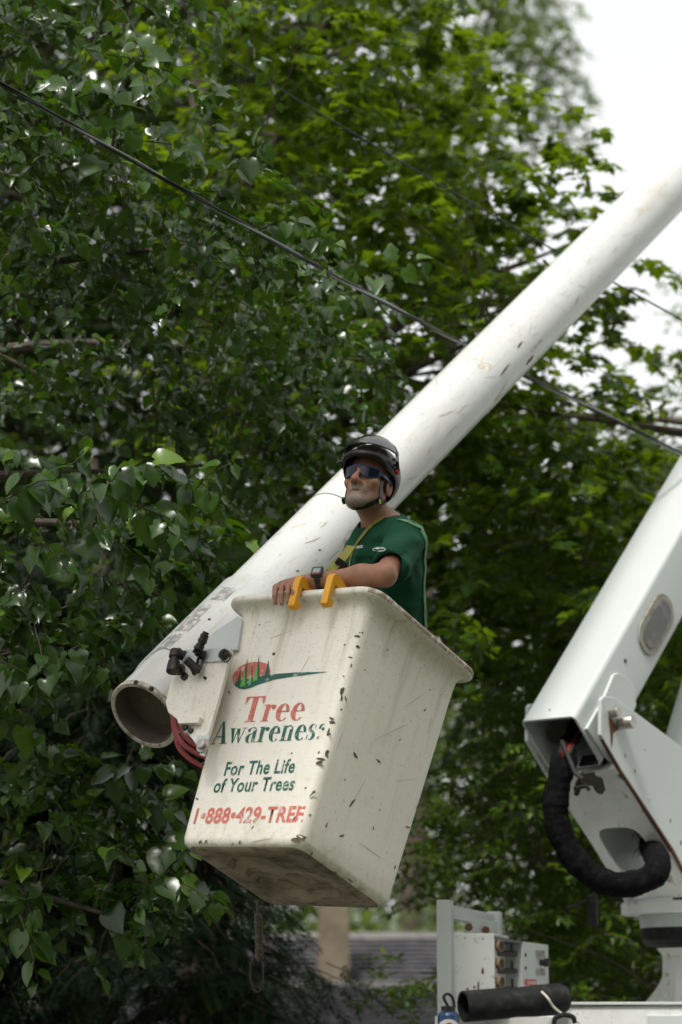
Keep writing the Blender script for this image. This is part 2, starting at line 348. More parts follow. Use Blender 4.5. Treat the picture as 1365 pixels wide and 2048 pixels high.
def leaf_mesh(name, T, vid, P, X, Y, N, S, lv):
    VV = []; loops = []; tot = []; lvv = []; off = 0
    for v, (TV, TF) in enumerate(T):
        k = np.where(vid == v)[0]
        if len(k) == 0: continue
        W = P[k, None] + S[k, None, None] * (TV[None, :, 0:1] * X[k, None] + TV[None, :, 1:2] * Y[k, None] + TV[None, :, 2:3] * N[k, None])
        VV.append(W.reshape(-1, 3)); fl = np.array([i for f in TF for i in f]); ft = np.array([len(f) for f in TF])
        loops.append((off + np.arange(len(k))[:, None] * len(TV) + fl[None]).ravel()); tot.append(np.tile(ft, len(k)))
        lvv.append(np.repeat(lv[k], len(TV))); off += len(k) * len(TV)
    VV = np.concatenate(VV); loops = np.concatenate(loops); tot = np.concatenate(tot); lvv = np.concatenate(lvv)
    me = bpy.data.meshes.new(name); me.vertices.add(len(VV)); me.vertices.foreach_set('co', VV.ravel().astype(np.float32))
    me.loops.add(len(loops)); me.loops.foreach_set('vertex_index', loops.astype(np.int32))
    me.polygons.add(len(tot)); me.polygons.foreach_set('loop_start', (np.cumsum(tot) - tot).astype(np.int32))
    try: me.polygons.foreach_set('loop_total', tot.astype(np.int32))
    except Exception: pass
    me.update(calc_edges=True)
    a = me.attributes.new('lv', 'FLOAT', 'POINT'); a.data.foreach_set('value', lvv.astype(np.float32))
    return me
CAMN = np.array(CAM); CFN = np.array(CF); CUN = np.array(CU)
def pix(P):
    d = P - CAMN; z = d @ CFN; return 682.5 + FPX * d[:, 0] / z, 1024 - FPX * (d @ CUN) / z, z
def tree(name, label, base, height, r0, limbs, LV, T, mat, singles=300, cat='tree', group=None, lean=(0, 0), nmain=8, twr=.0035):
    """trunk with limbs, twigs, single leaves, and the rest of the crown"""
    base = Vector(base); root = empty(name, base, label, cat, group)
    tp = [base + Vector((lean[0] * t + .12 * math.sin(5 * t + base.x), lean[1] * t + .1 * math.cos(4 * t), height * t)) for t in np.linspace(0, 1, 9)]
    m = MB(); m.tube(tp, [r0 * (1.25 if i == 0 else 1 - .085 * i) for i in range(9)], 14); trunk = m.done('trunk', BARK, root, smooth=True)
    # main limbs to spread-out clumps, side limbs from the nearest main limb
    C = [Vector(c) for c in limbs]; order = []
    if C:
        order = [min(range(len(C)), key=lambda i: (C[i] - tp[5]).length)]
        while len(order) < min(nmain, len(C)):
            order.append(max(range(len(C)), key=lambda i: min([(C[i] - C[j]).length for j in order])))
    nodes = []
    for i in order:
        c = C[i]; s = min(tp[2:], key=lambda p: abs(p.z - (c.z - .35 * (Vector((c.x, c.y)) - Vector((p.x, p.y))).length)))
        mid = s.lerp(c, .5) + Vector((random.uniform(-.2, .2), random.uniform(-.2, .2), .12 * (c - s).length))
        P = curve([s, mid, c], 7); L = MB(); L.tube(P, [max(.007, r0 * .38 * (1 - k / len(P)) ** .9) for k in range(len(P))], 8)
        L.done('limb', BARK, root, smooth=True); nodes += [(p, max(.006, r0 * .2 * (1 - k / len(P)))) for k, p in enumerate(P)][3:]
    B = MB()
    for i, c in enumerate(C):
        if i in order or not nodes: continue
        p, r = min(nodes, key=lambda q: (q[0] - c).length + (1.2 if q[0].z > c.z + .2 else 0))
        mid = p.lerp(c, .5) + Vector((random.uniform(-.1, .1), random.uniform(-.1, .1), .1 * (c - p).length))
        P = curve([p, mid, c], 4); B.tube(P, [max(.005, min(r, .02) * (1 - .75 * k / len(P))) for k in range(len(P))], 5, cap=False)
    for (a, b_, c) in LV.TW: B.tube([a, b_, c], [twr, twr * .8, twr * .4], 3, cap=False)
    tw = B.done('twigs', TWIG, root, smooth=True); tw['kind'] = 'stuff'
    P = np.concatenate(LV.P); Y = np.concatenate(LV.Y); N = np.concatenate(LV.N); S = np.concatenate(LV.S)
    Y = nrm(Y); N = nrm(N - Y * (N * Y).sum(1, keepdims=True)); X = np.cross(Y, N)
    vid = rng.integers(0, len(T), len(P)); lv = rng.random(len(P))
    keep = np.ones(len(P), bool)
    if singles:
        x, y, z = pix(P); inside = (x > 0) & (x < 1365) & (y > 0) & (y < 2048)
        sc = np.where(inside, S / z, 0); pick = np.argsort(-sc)[:singles]; keep[pick] = False
        meshes = []
        for v, (TV, TF) in enumerate(T):
            me = bpy.data.meshes.new('leaf'); me.from_pydata([tuple(q) for q in TV], [], TF); me.update(); me.shade_smooth(); me.materials.append(mat); meshes.append(me)
        for i in pick:
            o = bpy.data.objects.new('leaf', meshes[vid[i]]); COL.objects.link(o); o.parent = root
            Mx = Matrix.Identity(4)
            for k in range(3):
                Mx[k][0] = X[i, k] * S[i]; Mx[k][1] = Y[i, k] * S[i]; Mx[k][2] = N[i, k] * S[i]; Mx[k][3] = P[i, k] - base[k]
            o.matrix_basis = Mx
    me = leaf_mesh('foliage', T, vid[keep], P[keep] - np.array(base), X[keep], Y[keep], N[keep], S[keep], lv[keep])
    me.shade_smooth(); o = link('foliage', me, mat, root); o['kind'] = 'stuff'
    return root
def inpoly(x, y, poly):
    c = False; j = len(poly) - 1
    for i in range(len(poly)):
        (xi, yi), (xj, yj) = poly[i], poly[j]
        if (yi > y) != (yj > y) and x < (xj - xi) * (y - yi) / (yj - yi) + xi: c = not c
        j = i
    return c
def fill(poly, step, z0, z1, jit=.45, layers=1, keep=1.0, zfun=None):
    """clump centres through the volume of a crown whose outline is known"""
    xs = [p[0] for p in poly]; ys = [p[1] for p in poly]; out = []
    for l in range(layers):
        y = min(ys) + step * .5 * random.random()
        while y < max(ys):
            x = min(xs) + step * random.random()
            while x < max(xs):
                px_, py_ = x + random.uniform(-1, 1) * step * jit, y + random.uniform(-1, 1) * step * jit
                if inpoly(px_, py_, poly) and random.random() < keep:
                    t = (l + random.random()) / layers; out.append(at(px_, py_, z0 + (z1 - z0) * t))
                x += step
            y += step
    return out
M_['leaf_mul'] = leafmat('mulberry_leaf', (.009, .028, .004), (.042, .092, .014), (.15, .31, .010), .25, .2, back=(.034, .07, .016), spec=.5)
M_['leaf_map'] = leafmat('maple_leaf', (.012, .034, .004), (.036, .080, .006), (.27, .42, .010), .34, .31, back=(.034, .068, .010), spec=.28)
M_['leaf_dark'] = leafmat('shade_coloured_leaf', (.007, .020, .004), (.018, .042, .006), (.10, .17, .006), .4, .22, spec=.2)  # leaf colour darkened so gaps between the nearer leaves read as deep shade
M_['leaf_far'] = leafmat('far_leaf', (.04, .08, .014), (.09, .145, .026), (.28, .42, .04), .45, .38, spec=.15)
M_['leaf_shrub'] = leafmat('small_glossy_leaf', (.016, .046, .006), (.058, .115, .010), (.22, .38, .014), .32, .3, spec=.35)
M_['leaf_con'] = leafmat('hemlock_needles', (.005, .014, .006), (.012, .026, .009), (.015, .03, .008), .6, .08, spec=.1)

# --- mulberry on the left, nearest the bucket
L = Leaves(); C = []
big = [(90, 90, 11.6, .46), (230, 240, 11.2, .42), (60, 330, 11.4, .44), (200, 430, 11.6, .45), (380, 400, 11.4, .38), (500, 470, 11.6, .36), (90, 560, 11.9, .5), (330, 590, 12.0, .45), (500, 620, 12.4, .4),
       (100, 760, 12.6, .38), (300, 740, 12.4, .4), (460, 790, 12.6, .38), (590, 760, 12.8, .38), (640, 620, 13.0, .36), (740, 720, 13.2, .32), (560, 920, 13.0, .4), (420, 930, 12.4, .36), 
       (110, 1010, 10.7, .2), (270, 980, 10.9, .2), (380, 1050, 11.0, .2), (210, 1120, 10.9, .2), (60, 1150, 10.6, .26), (320, 1170, 11.2, .24), (420, 1130, 11.4, .2), (50, 1300, 10.7, .25), (200, 1290, 11.0, .24), (300, 1230, 11.4, .2),
       (60, 1520, 11.0, .3), (190, 1560, 11.0, .3), (290, 1610, 11.0, .24), (90, 1680, 10.9, .3), (230, 1720, 10.9, .28), (340, 1740, 10.8, .22), (60, 1810, 10.9, .22), (300, 1850, 10.7, .14),
       (-150, 200, 11.5, .6), (-180, 600, 11.5, .6), (-160, 1000, 11, .5), (-150, 1400, 11, .4), (-150, 1750, 11, .4), (100, -150, 11.5, .6), (350, -120, 12.2, .5)]
over = [(x, y, z, .62) for (x, y, z) in [(-100, -450, 8.8), (250, -550, 9), (-400, -450, 8.6), (0, -700, 8.4), (350, -800, 8.6), (-350, -800, 8.2), (100, -1000, 8), (-600, 0, 9.5), (-600, 400, 9.5), (-600, 800, 9.5), (-550, 1200, 9.5), (-200, -1200, 8), (-700, -400, 8.6)]]  # unseen clumps overhead, added to shade the lower left leaves
for (x, y, z, r) in big + over:
    c = at(x, y, z); C.append(c); ns = int(15 * (r / .4) ** 1.6) + 3; sz = .098 if z < 11.3 else .082; ns = ns if z < 11.3 else int(ns * 1.5)
    L.clump(c, (r, r, r * .9), ns, 9, sz, flat=.5, droop=.5, up=.8, out=.45, jit=.62, drop=.5, seed_dir=(.35, -.15, 0))
sh = [((330, 330), (436, 178), 10.9, 8), ((300, 180), (270, 60), 11, 7), ((430, 400), (530, 282), 11, 9), ((500, 470), (600, 440), 11.2, 8), ((690, 600), (850, 520), 12.6, 8), ((600, 560), (700, 600), 12.2, 7), ((60, 1010), (40, 905), 10.3, 5), ((90, 1010), (185, 893), 10.3, 9), ((200, 1010), (240, 930), 10.4, 7),
      ((340, 1040), (462, 925), 10.6, 8), ((390, 1080), (510, 1085), 10.9, 8), ((300, 1020), (400, 1120), 10.6, 8), ((150, 1040), (160, 1140), 10.3, 7), ((120, 1330), (160, 1290), 10.2, 5), ((0, 1320), (90, 1390), 10.2, 5), ((130, 1330), (210, 1330), 10.4, 6), ((300, 1180), (400, 1250), 11.2, 6),
      ((270, 1760), (430, 1800), 10.5, 10), ((200, 1790), (285, 1900), 10.5, 9), ((40, 1830), (75, 1960), 10.5, 8), ((310, 1690), (380, 1700), 10.6, 7), ((200, 1560), (330, 1530), 10.7, 9), ((270, 1590), (345, 1620), 10.7, 7), ((-30, 1420), (120, 1500), 10.6, 8),
      ((10, 1000), (120, 960), 10.2, 8), ((180, 960), (200, 1060), 10.2, 7), ((240, 940), (330, 930), 10.4, 8), ((270, 1010), (350, 1060), 10.4, 8), ((60, 1080), (130, 1130), 10.2, 7), ((400, 1100), (470, 1150), 11.0, 7), ((230, 1080), (300, 1150), 10.5, 8), ((360, 960), (440, 990), 10.6, 7), ((150, 180), (200, 60), 11, 7), ((200, 330), (300, 250), 10.9, 8), ((560, 520), (640, 470), 11.6, 7), ((60, 450), (160, 480), 10.8, 8), ((330, 470), (420, 520), 11, 8), ((250, 560), (330, 590), 11.2, 8)]
for (a, b_, z, n) in sh: L.shoot(at(*a, z + .15), at(*b_, z), n, .125)
tree('mulberry_tree', 'mulberry tree with glossy heart-shaped leaves hanging along the left side', (-4.3, 11.8, 0), 7.5, .16, C, L, T_MUL, M_['leaf_mul'], lean=(.6, -.2), nmain=14)

# --- maple behind the bucket, its crown reaching up to the open sky
L = Leaves(); P1 = [(330, -260), (860, -260), (850, -40), (900, 90), (985, 190), (1040, 300), (1140, 370), (1165, 480), (1170, 640), (1120, 760), (1040, 860), (960, 1000), (800, 1250), (600, 1330), (420, 1250), (350, 700)]
C = fill(P1, 132, 14.2, 18.0, layers=2)
for c in C: L.clump(c, (.52, .52, .36), 12, 13, .135, flat=.22, droop=.3, up=1.2, out=.3, jit=.38, drop=.3)
edge = [(1010, 215, 15.5), (1090, 300, 15.2), (1150, 330, 15), (1180, 385, 15), (1165, 450, 15), (1140, 300, 15.8), (990, 120, 16), (930, 40, 16), (1160, 600, 15.5), (1190, 680, 15.6), (1120, 250, 15.4)]
for (x, y, z) in edge: L.clump(at(x, y, z), (.26, .26, .12), 4, 9, .12, flat=.15, droop=.25, up=1.2, out=.2, jit=.35, drop=.3, seed_dir=(.6, 0, .1))
tree('maple_tree', 'tall maple with pointed lobed leaves filling the top middle behind the boom', (-1.0, 17.4, 0), 8.5, .2, C, L, T_MAP, M_['leaf_map'], nmain=14)

# --- second maple behind the booms on the right
L = Leaves(); P2 = [(900, 800), (1010, 740), (1150, 750), (1200, 800), (1290, 850), (1400, 960), (1600, 960), (1600, 1340), (1180, 1360), (900, 1340), (840, 1150)]
C = fill(P2, 120, 14.6, 18.5, layers=3)
for c in C: L.clump(c, (.5, .5, .32), 11, 13, .125, flat=.2, droop=.3, up=1.2, out=.3, jit=.36, drop=.3)
for (x, y, z) in [(900, 1280, 14), (930, 1250, 13.8), (880, 1360, 14.2), (1200, 640, 15.5), (1230, 600, 15.5), (1210, 800, 15.5), (1310, 800, 16), (1340, 700, 17)]: L.clump(at(x, y, z), (.24, .24, .12), 5, 8, .12, flat=.15, droop=.25, up=1.2, out=.2, jit=.35, seed_dir=(-.3, 0, 0))
tree('maple_tree', 'maple with bright green lobed leaves between the upper boom and the square lower boom', (5.6, 17.5, 0), 6.5, .18, C, L, T_MAP, M_['leaf_map'], nmain=10)

# --- small-leaved tree above the control box
L = Leaves(); P3 = [(900, 1330), (1500, 1300), (1500, 2120), (1000, 2120), (1010, 1880), (900, 1760), (860, 1700), (890, 1560), (990, 1500), (960, 1420)]
C = fill(P3, 85, 14.8, 18.5, layers=3, keep=.9)
C += [at(x, y, 15.2) for (x, y) in [(880, 1690), (850, 1705), (930, 1640), (840, 1945), (855, 1990), (870, 2040), (960, 1600), (920, 1730)]]
for c in C: L.clump(c, (.40, .40, .17), 14, 14, .072, flat=.12, droop=.25, up=1.3, out=.25, jit=.4, drop=.2)
tree('beech_tree', 'small-leaved tree with layered sprays above the truck control box', (4.4, 17.6, 0), 4.4, .11, C, L, T_SML, M_['leaf_shrub'], nmain=10, twr=.003)

# --- linden against the white sky, top right
L = Leaves(); P4 = [(760, -300), (1060, -300), (1100, -60), (1120, 40), (1085, 110), (1030, 120), (1000, 190), (980, 300), (900, 340), (800, 300)]
C = fill(P4, 56, 39, 43, layers=2, keep=.9)
C += [at(x, y, 41) for (x, y) in [(1085, 130), (1110, 110), (1135, 120), (1050, 200), (1090, 215), (1120, 235), (1150, 262), (1135, 210), (1100, 185), (1120, 60), (1010, 330), (1050, 300)]]
for c in C: L.clump(c, (.5, .5, .45), 12, 13, .13, flat=.6, droop=.6, up=.8, out=.5, jit=.5, drop=.6)
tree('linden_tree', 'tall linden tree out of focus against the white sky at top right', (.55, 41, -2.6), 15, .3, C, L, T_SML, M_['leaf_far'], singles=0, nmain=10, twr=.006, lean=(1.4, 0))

# --- thin tree on the right edge against the sky
L = Leaves(); P5 = [(1270, 600), (1500, 540), (1560, 900), (1300, 900), (1250, 780)]
C = fill(P5, 90, 23, 25, layers=1, keep=.6)
for c in C: L.clump(c, (.36, .36, .2), 7, 10, .085, flat=.4, droop=.4, up=1, out=.4, jit=.5)
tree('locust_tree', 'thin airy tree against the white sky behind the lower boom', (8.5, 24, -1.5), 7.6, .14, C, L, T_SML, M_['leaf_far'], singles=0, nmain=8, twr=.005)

# --- trees farther back that close the gaps on the left
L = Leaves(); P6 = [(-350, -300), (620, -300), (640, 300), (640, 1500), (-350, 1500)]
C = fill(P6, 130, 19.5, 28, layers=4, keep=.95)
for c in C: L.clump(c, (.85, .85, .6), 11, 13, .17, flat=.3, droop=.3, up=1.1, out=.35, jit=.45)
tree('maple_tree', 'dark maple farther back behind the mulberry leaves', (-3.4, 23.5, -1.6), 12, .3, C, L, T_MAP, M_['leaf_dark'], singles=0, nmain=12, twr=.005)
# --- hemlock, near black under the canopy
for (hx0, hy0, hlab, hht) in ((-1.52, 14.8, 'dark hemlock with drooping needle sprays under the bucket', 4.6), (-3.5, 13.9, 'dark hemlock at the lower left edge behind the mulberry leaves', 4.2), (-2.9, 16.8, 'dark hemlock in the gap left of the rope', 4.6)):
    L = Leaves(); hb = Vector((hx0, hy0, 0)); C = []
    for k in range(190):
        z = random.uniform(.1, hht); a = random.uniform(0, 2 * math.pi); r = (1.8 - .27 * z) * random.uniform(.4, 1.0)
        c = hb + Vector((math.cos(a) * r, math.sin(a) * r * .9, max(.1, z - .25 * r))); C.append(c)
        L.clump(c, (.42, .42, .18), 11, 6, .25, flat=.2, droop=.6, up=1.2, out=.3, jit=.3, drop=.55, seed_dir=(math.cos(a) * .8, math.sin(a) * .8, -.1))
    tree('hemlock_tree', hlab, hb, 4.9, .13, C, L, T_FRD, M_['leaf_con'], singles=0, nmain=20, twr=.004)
# --- maple behind the right-hand trees
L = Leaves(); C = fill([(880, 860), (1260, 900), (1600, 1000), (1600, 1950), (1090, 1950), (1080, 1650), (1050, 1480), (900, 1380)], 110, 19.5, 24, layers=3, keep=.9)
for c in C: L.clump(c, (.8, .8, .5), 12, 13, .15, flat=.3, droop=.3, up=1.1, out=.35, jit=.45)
tree('maple_tree', 'maple with shade-dark leaf colour farther back behind the truck turret', (6.4, 22.5, -1.4), 8.5, .24, C, L, T_MAP, M_['leaf_dark'], singles=0, nmain=12, twr=.005)
# --- unseen street trees behind and beside the camera, added to block low sky light
for (sx, sy, sh, lab) in ((-9, -6, 11, 'left'), (-2, -11, 12, 'middle'), (6, -9, 15, 'right'), (9.5, 2.5, 17, 'nearest'), (13, -4, 17, 'far right'), (14, 6, 16, 'roadside right')):
    L = Leaves(); C = []
    for k in range(80):
        d = Vector((random.gauss(0, 1), random.gauss(0, 1), random.gauss(0, .8))).normalized() * random.uniform(.5, 1); c = Vector((sx + d.x * sh * .3, sy + d.y * sh * .3, sh * .56 + d.z * sh * .42)); C.append(c)
        L.clump(c, (1.4, 1.4, 1.0), 12, 10, .46, flat=.4, droop=.3, up=1, out=.4, jit=.5)
    tree('sky_block_tree', 'unseen leafy street tree added behind the camera to block sky light, ' + lab + ' of the row', (sx, sy, 0), sh * .8, .25, C, L, T_SML, M_['leaf_shrub'], singles=0, nmain=10, twr=.01, group='unseen trees added on the near side of the road to block sky light')
# --- far trees beyond the house
for (x0, x1, y0, Z0, Z1, lab, sd) in ((560, 830, 1180, 44, 47, 'hazy pale tree far beyond the chimney', 1), (790, 1010, 1230, 48, 51, 'hazy pale tree far beyond the roofs, right of the bucket', 2), (960, 1500, 1180, 52, 55, 'hazy pale tree far behind the square boom', 3), (-200, 600, 1300, 40, 44, 'dark far tree low behind the hemlock', 4)):
    L = Leaves(); C = fill([(x0, y0 + 60), ((x0 + x1) / 2, y0), (x1, y0 + 60), (x1, 1900), (x0, 1900)], 46 if x1 - x0 < 400 else 62, Z0, Z1, layers=2, keep=.8)
    for c in C: L.clump(c, (.65, .65, .5), 9, 12, .16, flat=.5, droop=.5, up=.9, out=.5, jit=.5)
    g = at((x0 + x1) / 2, 1900, (Z0 + Z1) / 2)
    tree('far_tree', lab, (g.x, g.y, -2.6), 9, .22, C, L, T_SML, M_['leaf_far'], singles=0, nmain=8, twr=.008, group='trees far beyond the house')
hz = Leaves(); C = [at(x, random.uniform(1835, 1885), random.uniform(39, 41)) for x in range(300, 1100, 24)]
for c in C: hz.clump(c, (.5, .5, .4), 8, 10, .13, flat=.6, droop=.3, up=.9, out=.5)
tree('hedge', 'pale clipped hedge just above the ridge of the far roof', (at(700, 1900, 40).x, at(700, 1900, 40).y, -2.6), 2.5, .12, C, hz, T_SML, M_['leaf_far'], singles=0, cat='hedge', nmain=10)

# ------------------------------------------------------------------ overhead cables
def cable(name, label, pts, Z, strands, r, tw, mats):
    P0 = [at(x, y, z) for (x, y), z in zip(pts, Z)]; P0 = [P0[0] + (P0[0] - P0[1]) * 4] + P0 + [P0[-1] + (P0[-1] - P0[-2]) * 6]
    P = curve(P0, 60); root = empty(name, P[len(P) // 2], label, 'cable')
    for s in range(strands):
        m = MB(); Q = []
        ln = 0
        for i, p in enumerate(P):
            if i: ln += (p - P[i - 1]).length
            a = ln * tw + s * 2 * math.pi / max(strands, 1); t = (P[min(i + 1, len(P) - 1)] - P[max(i - 1, 0)]).normalized()
            u = t.cross(Vector((0, 0, 1))).normalized(); v = u.cross(t); o = r * (1.05 if strands > 1 else 0)
            Q.append(p + (u * math.cos(a) + v * math.sin(a)) * o)
        m.tube(Q, r, 7); m.done('strand', mats[s], root, smooth=True, angle=80)
M_['wire'] = pmat('black_cable', (.012, .012, .013), .4); M_['alu'] = pmat('bare_aluminium_wire', (.3, .3, .3), .4, .8)
cable('service_cable', 'thick twisted overhead cable passing behind the white boom', [(-60, 130), (250, 312), (500, 456), (700, 568), (930, 690), (1050, 752), (1200, 824), (1400, 926)], [10.25, 10.6, 11.0, 11.6, 12.4, 12.7, 13.1, 13.5], 3, .0056, 7, [M_['wire'], M_['wire'], M_['alu']])
cable('thin_cable', 'thin black overhead cable high above the boom, crossing the maple', [(180, -58), (450, 112), (700, 262), (890, 375), (1100, 495), (1365, 640)], [13.6] * 6, 1, .0052, 0, [M_['wire']])

# ================================================================== BUCKET TRUCK
E1 = Vector((.972, -.236, 0)).normalized(); E2 = Vector((.236, .972, 0)).normalized(); ZZ = Vector((0, 0, 1))
T0 = at(880, 2040, 11.85); T0.z = 0
truck = empty('bucket_truck', T0 + E1 * 1.3 + E2 * 1.1, 'white aerial bucket truck with tube upper boom, square lower boom and lettered work bucket', 'truck')
def TP(l, a, z): return T0 + E1 * l + E2 * a + ZZ * z           # truck axes: along, across, up
TM = Matrix.Translation(T0) @ Matrix((E1, E2, ZZ)).transposed().to_4x4()
def tbox(m, l0, l1, a0, a1, z0, z1): return m.box(((l0 + l1) / 2, (a0 + a1) / 2, (z0 + z1) / 2), (l1 - l0, a1 - a0, z1 - z0), TM)
def own(name, V, F, mat, parent, M, **k):
    """part with its own axes M (local coordinates)"""
    smooth = k.pop('smooth', False)
    o = mk(name, V, F, mat, None, local=True, smooth=smooth, **k); o.parent = parent
    o.matrix_basis = ROOT[parent].inverted() @ M; ROOT[o] = M.copy(); return o

# ---- bucket (axes a: across, b: into the picture, c: up)
Ba, Bb, Bc = c2w(.7846, .0802, -.6149), c2w(.5649, -.5014, .6554), c2w(.2558, .8615, .4387)
BK = Matrix.Translation(CAM + c2w(-.21787, -1.39709, 9.22346)) @ Matrix((Ba, Bb, Bc)).transposed().to_4x4()
BKi = BK.inverted()
HT, HB = .327, .300                                             # half widths at the rim and at the floor
def rrect(h, c, r, n=6):
    out = []
    for (sx, sy, a0) in ((1, -1, -90), (1, 1, 0), (-1, 1, 90), (-1, -1, 180)):
        for k in range(n + 1):
            a = R(a0 + 90 * k / n); out.append((sx * (h - r) + r * math.cos(a), sy * (h - r) + r * math.sin(a), c))
    return out
def half(c): return HB + (HT - HB) * c / 1.02
prof = [(half(0) - .20, .030, .05), (half(0) - .125, .028, .06), (half(0) - .115, .006, .06), (half(0) - .045, -.002, .06), (half(0) - .018, .004, .055), (half(0) - .003, .018, .045), (half(0) + .001, .038, .042)]
prof += [(half(c), c, .042) for c in (.12, .25, .4, .55, .7, .85, .94)] + [(half(.98) + .003, .98, .045), (half(1) + .014, 1.004, .055), (half(1) + .030, 1.012, .07), (half(1) + .048, 1.013, .08), (half(1) + .056, 1.020, .085), (half(1) + .057, 1.036, .085), (half(1) + .051, 1.044, .08),
         (half(1) + .0, 1.045, .06), (half(1) - .012, 1.040, .05), (half(1) - .016, 1.02, .05), (half(.6) - .016, .6, .05), (half(.08) - .016, .08, .05), (half(.05) - .03, .05, .05)]
V = []; F = []; loops = [rrect(h, c, r) for (h, c, r) in prof]; n = len(loops[0])
for Lp in loops: V += Lp
for i in range(len(loops) - 1): F += [(i * n + k, i * n + (k + 1) % n, (i + 1) * n + (k + 1) % n, (i + 1) * n + k) for k in range(n)]
V += [(0, 0, .03), (0, 0, .05)]; F += [(len(V) - 2, (k + 1) % n, k) for k in range(n)] + [(len(V) - 1, (len(loops) - 1) * n + k, (len(loops) - 1) * n + (k + 1) % n) for k in range(n)]
bucket = own('bucket', V, F, M_['gel'], truck, BK, smooth=True, angle=60); bucket['label'] = 'worn white fibreglass bucket with red and green lettering'
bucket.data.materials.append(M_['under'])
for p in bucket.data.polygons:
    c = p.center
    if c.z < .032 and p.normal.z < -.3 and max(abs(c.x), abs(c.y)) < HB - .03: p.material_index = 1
M_['rim'] = pmat('chafed_rim', (.34, .25, .18), .75, layers=[((.66, .62, .56), 25, .48, .58, .9), ((.12, .08, .05), 40, .55, .65, .7)])
bucket.data.materials.append(M_['rim'])
for p in bucket.data.polygons:
    c = p.center
    if c.z > 1.021 and c.x > .335 and c.y > -.37: p.material_index = 2

# decals are laid on the front face (plane of the tapered wall)
fn = Vector((0, -1, -(HT - HB) / 1.02)).normalized(); fp = Vector((0, -half(.5), .5))
rn = Vector((1, 0, -(HT - HB) / 1.02)).normalized(); rp = Vector((half(.5), 0, .5))
def on_face(x, y, p, nn):
    return BKi @ hit(x, y, BK @ p, (BK.to_3x3() @ nn))
def conform(q, lift):
    h = half(min(max(q.z, .03), .97)); r = .042; dx = min(abs(q.x) - (h - r), r * .97)
    if dx > 0 and q.y < -(h - r): return Vector((q.x, -(h - r) - math.sqrt(r * r - dx * dx) - lift, q.z))
    return q
def face_poly(name, pts, mat, lift, p=fp, nn=fn, parent=None, px=True):
    Q = [(on_face(x, y, p, nn) if px else x) for (x, y) in pts] if px else pts
    t = .0006; Q = [q + nn * (lift - t) for q in Q]; m = MB(); m.prism(Q, nn * t); return m.done(name, mat, bucket, local=True)
def flat_mesh(name, polys, mat, lift0=.0012):
    """lettering: thin polygons on the front face in face axes (origin o, right ux, up uy)"""
    m = MB()
    for i, (poly, lift) in enumerate(polys): m.prism([conform(q + fn * lift, lift) for q in poly], fn * .0004)
    return m.done(name, mat, bucket, local=True)
# --- serif glyphs, cap height 1
def bar(x0, y0, x1, y1, w0, w1=None):
    w1 = w0 if w1 is None else w1; return [(x0 - w0 / 2, y0), (x0 + w0 / 2, y0), (x1 + w1 / 2, y1), (x1 - w1 / 2, y1)]
def arc(cx, cy, rx, ry, tx, ty, a0, a1, n=18, shift=0):
    o = [(cx + rx * math.cos(R(a0 + (a1 - a0) * k / n)), cy + ry * math.sin(R(a0 + (a1 - a0) * k / n))) for k in range(n + 1)]
    i = [(cx + shift + (rx - tx) * math.cos(R(a0 + (a1 - a0) * k / n)), cy + (ry - ty) * math.sin(R(a0 + (a1 - a0) * k / n))) for k in range(n + 1)]
    return [[o[k], o[k + 1], i[k + 1], i[k]] for k in range(n)]
def ball(cx, cy, r): return [[(cx + r * math.cos(R(30 * k)), cy + r * math.sin(R(30 * k))) for k in range(12)]]
